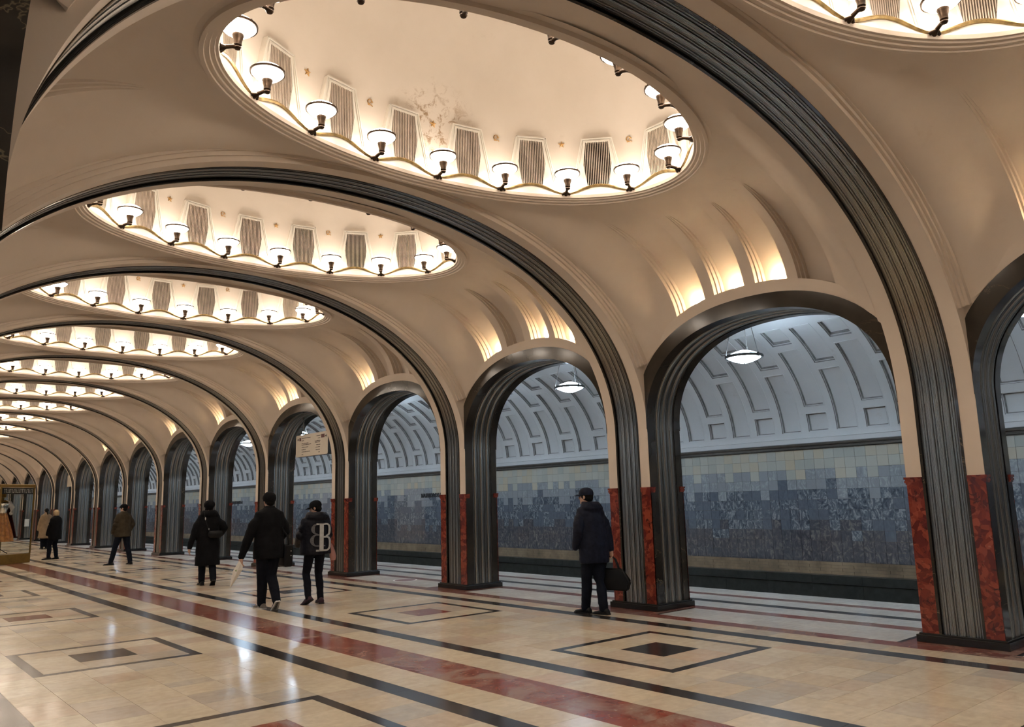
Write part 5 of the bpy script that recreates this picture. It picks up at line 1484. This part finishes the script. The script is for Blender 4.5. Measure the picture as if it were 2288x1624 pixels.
def name_letters(yc, lab):
    txt = 'МАЯКОВСКАЯ'; r = empty('station_name', ((XWALL + A) * P - 0.006, yc * P, 0.395 * P)); step = 0.127
    for i, ch in enumerate(txt):
        me = letter(ch, 0.165, MT['boxblack'], 0, 0, 0, ext=0.010)
        o = bpy.data.objects.new('letter', me); COL.objects.link(o); o.parent = r
        o.rotation_euler = (R(90), 0, R(-90)); o.location = (0, -(i - (len(txt) - 1) / 2) * step, 0.055)
    tag(r, lab, 'sign', 'station name on the track wall')
name_letters(3.262, 'black Cyrillic station name letters on the marble wall beside a pillar cap')
name_letters(7.01, 'small partly hidden station name letters far along the track wall')
# floor sticker
r = empty('floor_sticker', W(0.078, 1.588, 0))
for nm, a_, b_, z0, m in (('white_border', 0.245, 0.245, 0.0015, MT['whitetrim']), ('red_disc', 0.215, 0.215, 0.0028, MT['maroon'])):
    bm = bmesh.new(); lathe(bm, [(0, 0), (a_, 0), (a_, z0), (0, z0)], 40); bm_obj(nm, bm, m, r)
tag(r, 'round red floor sticker with a white border on the threshold', 'sticker')
# small notice box on a far pillar
r = empty('notice_box', ((0.062 + A) * P, 11 * P - 0.09, 0.74)); bm = bmesh.new(); box(bm, -0.13, 0.16, -0.03, 0.07, 0, 0.44, 0.01); bm_obj('housing', bm, MT['boxblack'], r)
bm = bmesh.new(); box(bm, -0.13, 0.11, -0.036, -0.030, 0.01, 0.43); bm_obj('white_sheet', bm, MT['whitetrim'], r)
tag(r, 'white notice on a far pillar seen past the glass showcase', 'notice')
# showcase
MT['oldgold'] = simple('gold_lacquer', (0.20, 0.115, 0.022), 0.35, metal=0.4, var=0.15)
MT['satin'] = simple('orange_gold_satin', (0.34, 0.13, 0.028), 0.45, var=0.35, scale=14)
MT['crimson'] = cloth('crimson_velvet', (0.055, 0.008, 0.007), 0.8, var=0.3)
MT['chrome'] = simple('polished_silver', (0.75, 0.73, 0.70), 0.12, metal=1.0, var=0.05)
mg, ntg, bg = newmat('showcase_glass'); bg.inputs['Base Color'].default_value = (0.93, 0.95, 0.93, 1); bg.inputs['Roughness'].default_value = 0.03; bg.inputs['IOR'].default_value = 1.05; bg.inputs['Transmission Weight'].default_value = 1.0
c0 = Vector(W(-0.860, 5.197, 0)); dx = Vector((-0.83, -0.56, 0)).normalized(); ang = math.atan2(dx.y, dx.x)
sc_ = empty('glass_showcase', c0, ang)       # local +x along the front to the far corner, local -y is into the case
WS, HS, BS = 1.25, 2.44, 0.29
bm = bmesh.new(); box(bm, 0, WS, -WS, 0, 0, BS, 0.01); bm_obj('plinth', bm, MT['oldgold'], sc_)
bm = bmesh.new(); box(bm, -.01, WS + .01, -WS - .01, .01, HS - 0.10, HS, 0.01); bm_obj('top_frame', bm, MT['oldgold'], sc_)
for x, y in ((0.02, -0.02), (WS - .02, -.02), (0.02, -WS + .02), (WS - .02, -WS + .02)):
    bm = bmesh.new(); box(bm, x - .018, x + .018, y - .018, y + .018, BS, HS - .10); bm_obj('corner_post', bm, MT['oldgold'], sc_)
for a_ in ((0.04, WS - .04, -0.012, -0.006), (0.04, WS - .04, -WS + .006, -WS + .012), (0.006, 0.012, -WS + .04, -0.04), (WS - .012, WS - .006, -WS + .04, -.04)):
    bm = bmesh.new(); box(bm, a_[0], a_[1], a_[2], a_[3], BS, HS - .10); bm_obj('glass_pane', bm, mg, sc_)
bm = bmesh.new(); box(bm, 0.06, WS - 0.06, -0.030, -0.022, HS - .30, HS - .12); bm_obj('title_strip', bm, MT['boxblack'], sc_)
bm = bmesh.new(); rs_ = random.Random(9); u = 0.09
while u < WS - 0.12:
    wd = rs_.uniform(.02, .05); box(bm, u, u + wd * .35, -0.020, -0.016, HS - .27, HS - .15); box(bm, u, u + wd, -0.020, -0.016, HS - .17, HS - .15) if rs_.random() < .5 else box(bm, u, u + wd, -0.020, -0.016, HS - .27, HS - .25); u += wd + .02
o = bm_obj('pale_lettering', bm, MT['whitetrim'], sc_); o['kind'] = 'stuff'
tag(sc_, 'glass showcase with gold plinth and gold top frame holding a costume', 'showcase')
mid = c0 + dx * 0.60 + Vector((dx.y, -dx.x, 0)) * -0.0
side = Vector((-dx.y, dx.x, 0)); inward = -side if side.y < 0 else side
inn = Matrix.Rotation(ang, 3, 'Z') @ Vector((0.66, -0.56, 0))
cs = empty('costume_on_stand', (c0.x + inn.x, c0.y + inn.y, BS), 0); cs.scale = (1.0, 1.0, 1.10)
bm = bmesh.new(); rings = []
for z, rx_ in ((0.35, .36), (0.5, .335), (0.8, .25), (1.05, .17), (1.16, .13)):
    rings.append([bm.verts.new((rx_ * (1 + .07 * math.cos(14 * 2 * math.pi * j / 56)) * math.cos(2 * math.pi * j / 56), rx_ * .8 * (1 + .07 * math.cos(14 * 2 * math.pi * j / 56)) * math.sin(2 * math.pi * j / 56), z)) for j in range(56)])
for a, b in zip(rings, rings[1:]):
    for j in range(56): bm.faces.new((a[j], a[(j + 1) % 56], b[(j + 1) % 56], b[j]))
bm_obj('pleated_skirt', bm, MT['satin'], cs, 60)
bm = bmesh.new(); ring_loft(bm, [(0, 0, 1.12, .13, .10), (0, 0, 1.22, .15, .12), (0, -.01, 1.36, .20, .14), (0, 0, 1.46, .21, .12), (0, 0, 1.52, .10, .08)]); bm_obj('silver_breastplate', bm, MT['chrome'], cs, 50)
bm = bmesh.new(); ring_loft(bm, [(0, 0, 1.50, .05, .05), (0, 0, 1.58, .05, .05), (0, -.01, 1.60, .09, .09), (0, 0, 1.70, .10, .10), (0, 0, 1.76, .06, .06)]); bm_obj('headpiece', bm, MT['oldgold'], cs, 50)
for sx in (-1, 1):
    bm = bmesh.new(); capsule(bm, [(sx * .20, 0, 1.44), (sx * .27, -.03, 1.30), (sx * .24, -.08, 1.14)], [.055, .075, .055]); bm_obj('white_sleeve', bm, MT['whitetrim'], cs, 50)
bm = bmesh.new(); rings = []
for z, rx_, yy in ((1.48, .16, .06), (1.2, .26, .16), (.8, .38, .24), (.45, .48, .30)):
    rings.append([bm.verts.new(((rx_ + .02 * math.cos(9 * t)) * math.cos(t), yy + .08 * math.sin(t) + .02 * math.sin(11 * t), z)) for t in [math.pi * q / 24 - 0.1 for q in range(26)]] + [bm.verts.new(((rx_ - .015) * math.cos(t), yy + .05 * math.sin(t) + .02 * math.sin(11 * t), z)) for t in [math.pi * q / 24 - 0.1 for q in range(25, -1, -1)]])
for a, b in zip(rings, rings[1:]):
    n_ = len(a)
    for j in range(n_): bm.faces.new((a[j], a[(j + 1) % n_], b[(j + 1) % n_], b[j]))
bm_obj('crimson_cape', bm, MT['crimson'], cs, 50)
bm = bmesh.new(); tube(bm, [(0, 0, 0.12), (0, 0, 1.5)], .015, 8)
for q in range(3): tube(bm, [(0, 0, .16), (.26 * math.cos(R(120 * q + 20)), .26 * math.sin(R(120 * q + 20)), .01)], .012, 6)
bm_obj('stand', bm, MT['boxblack'], cs)
tag(cs, 'theatre costume with silver breastplate, orange skirt and crimson cape in the showcase', 'costume')
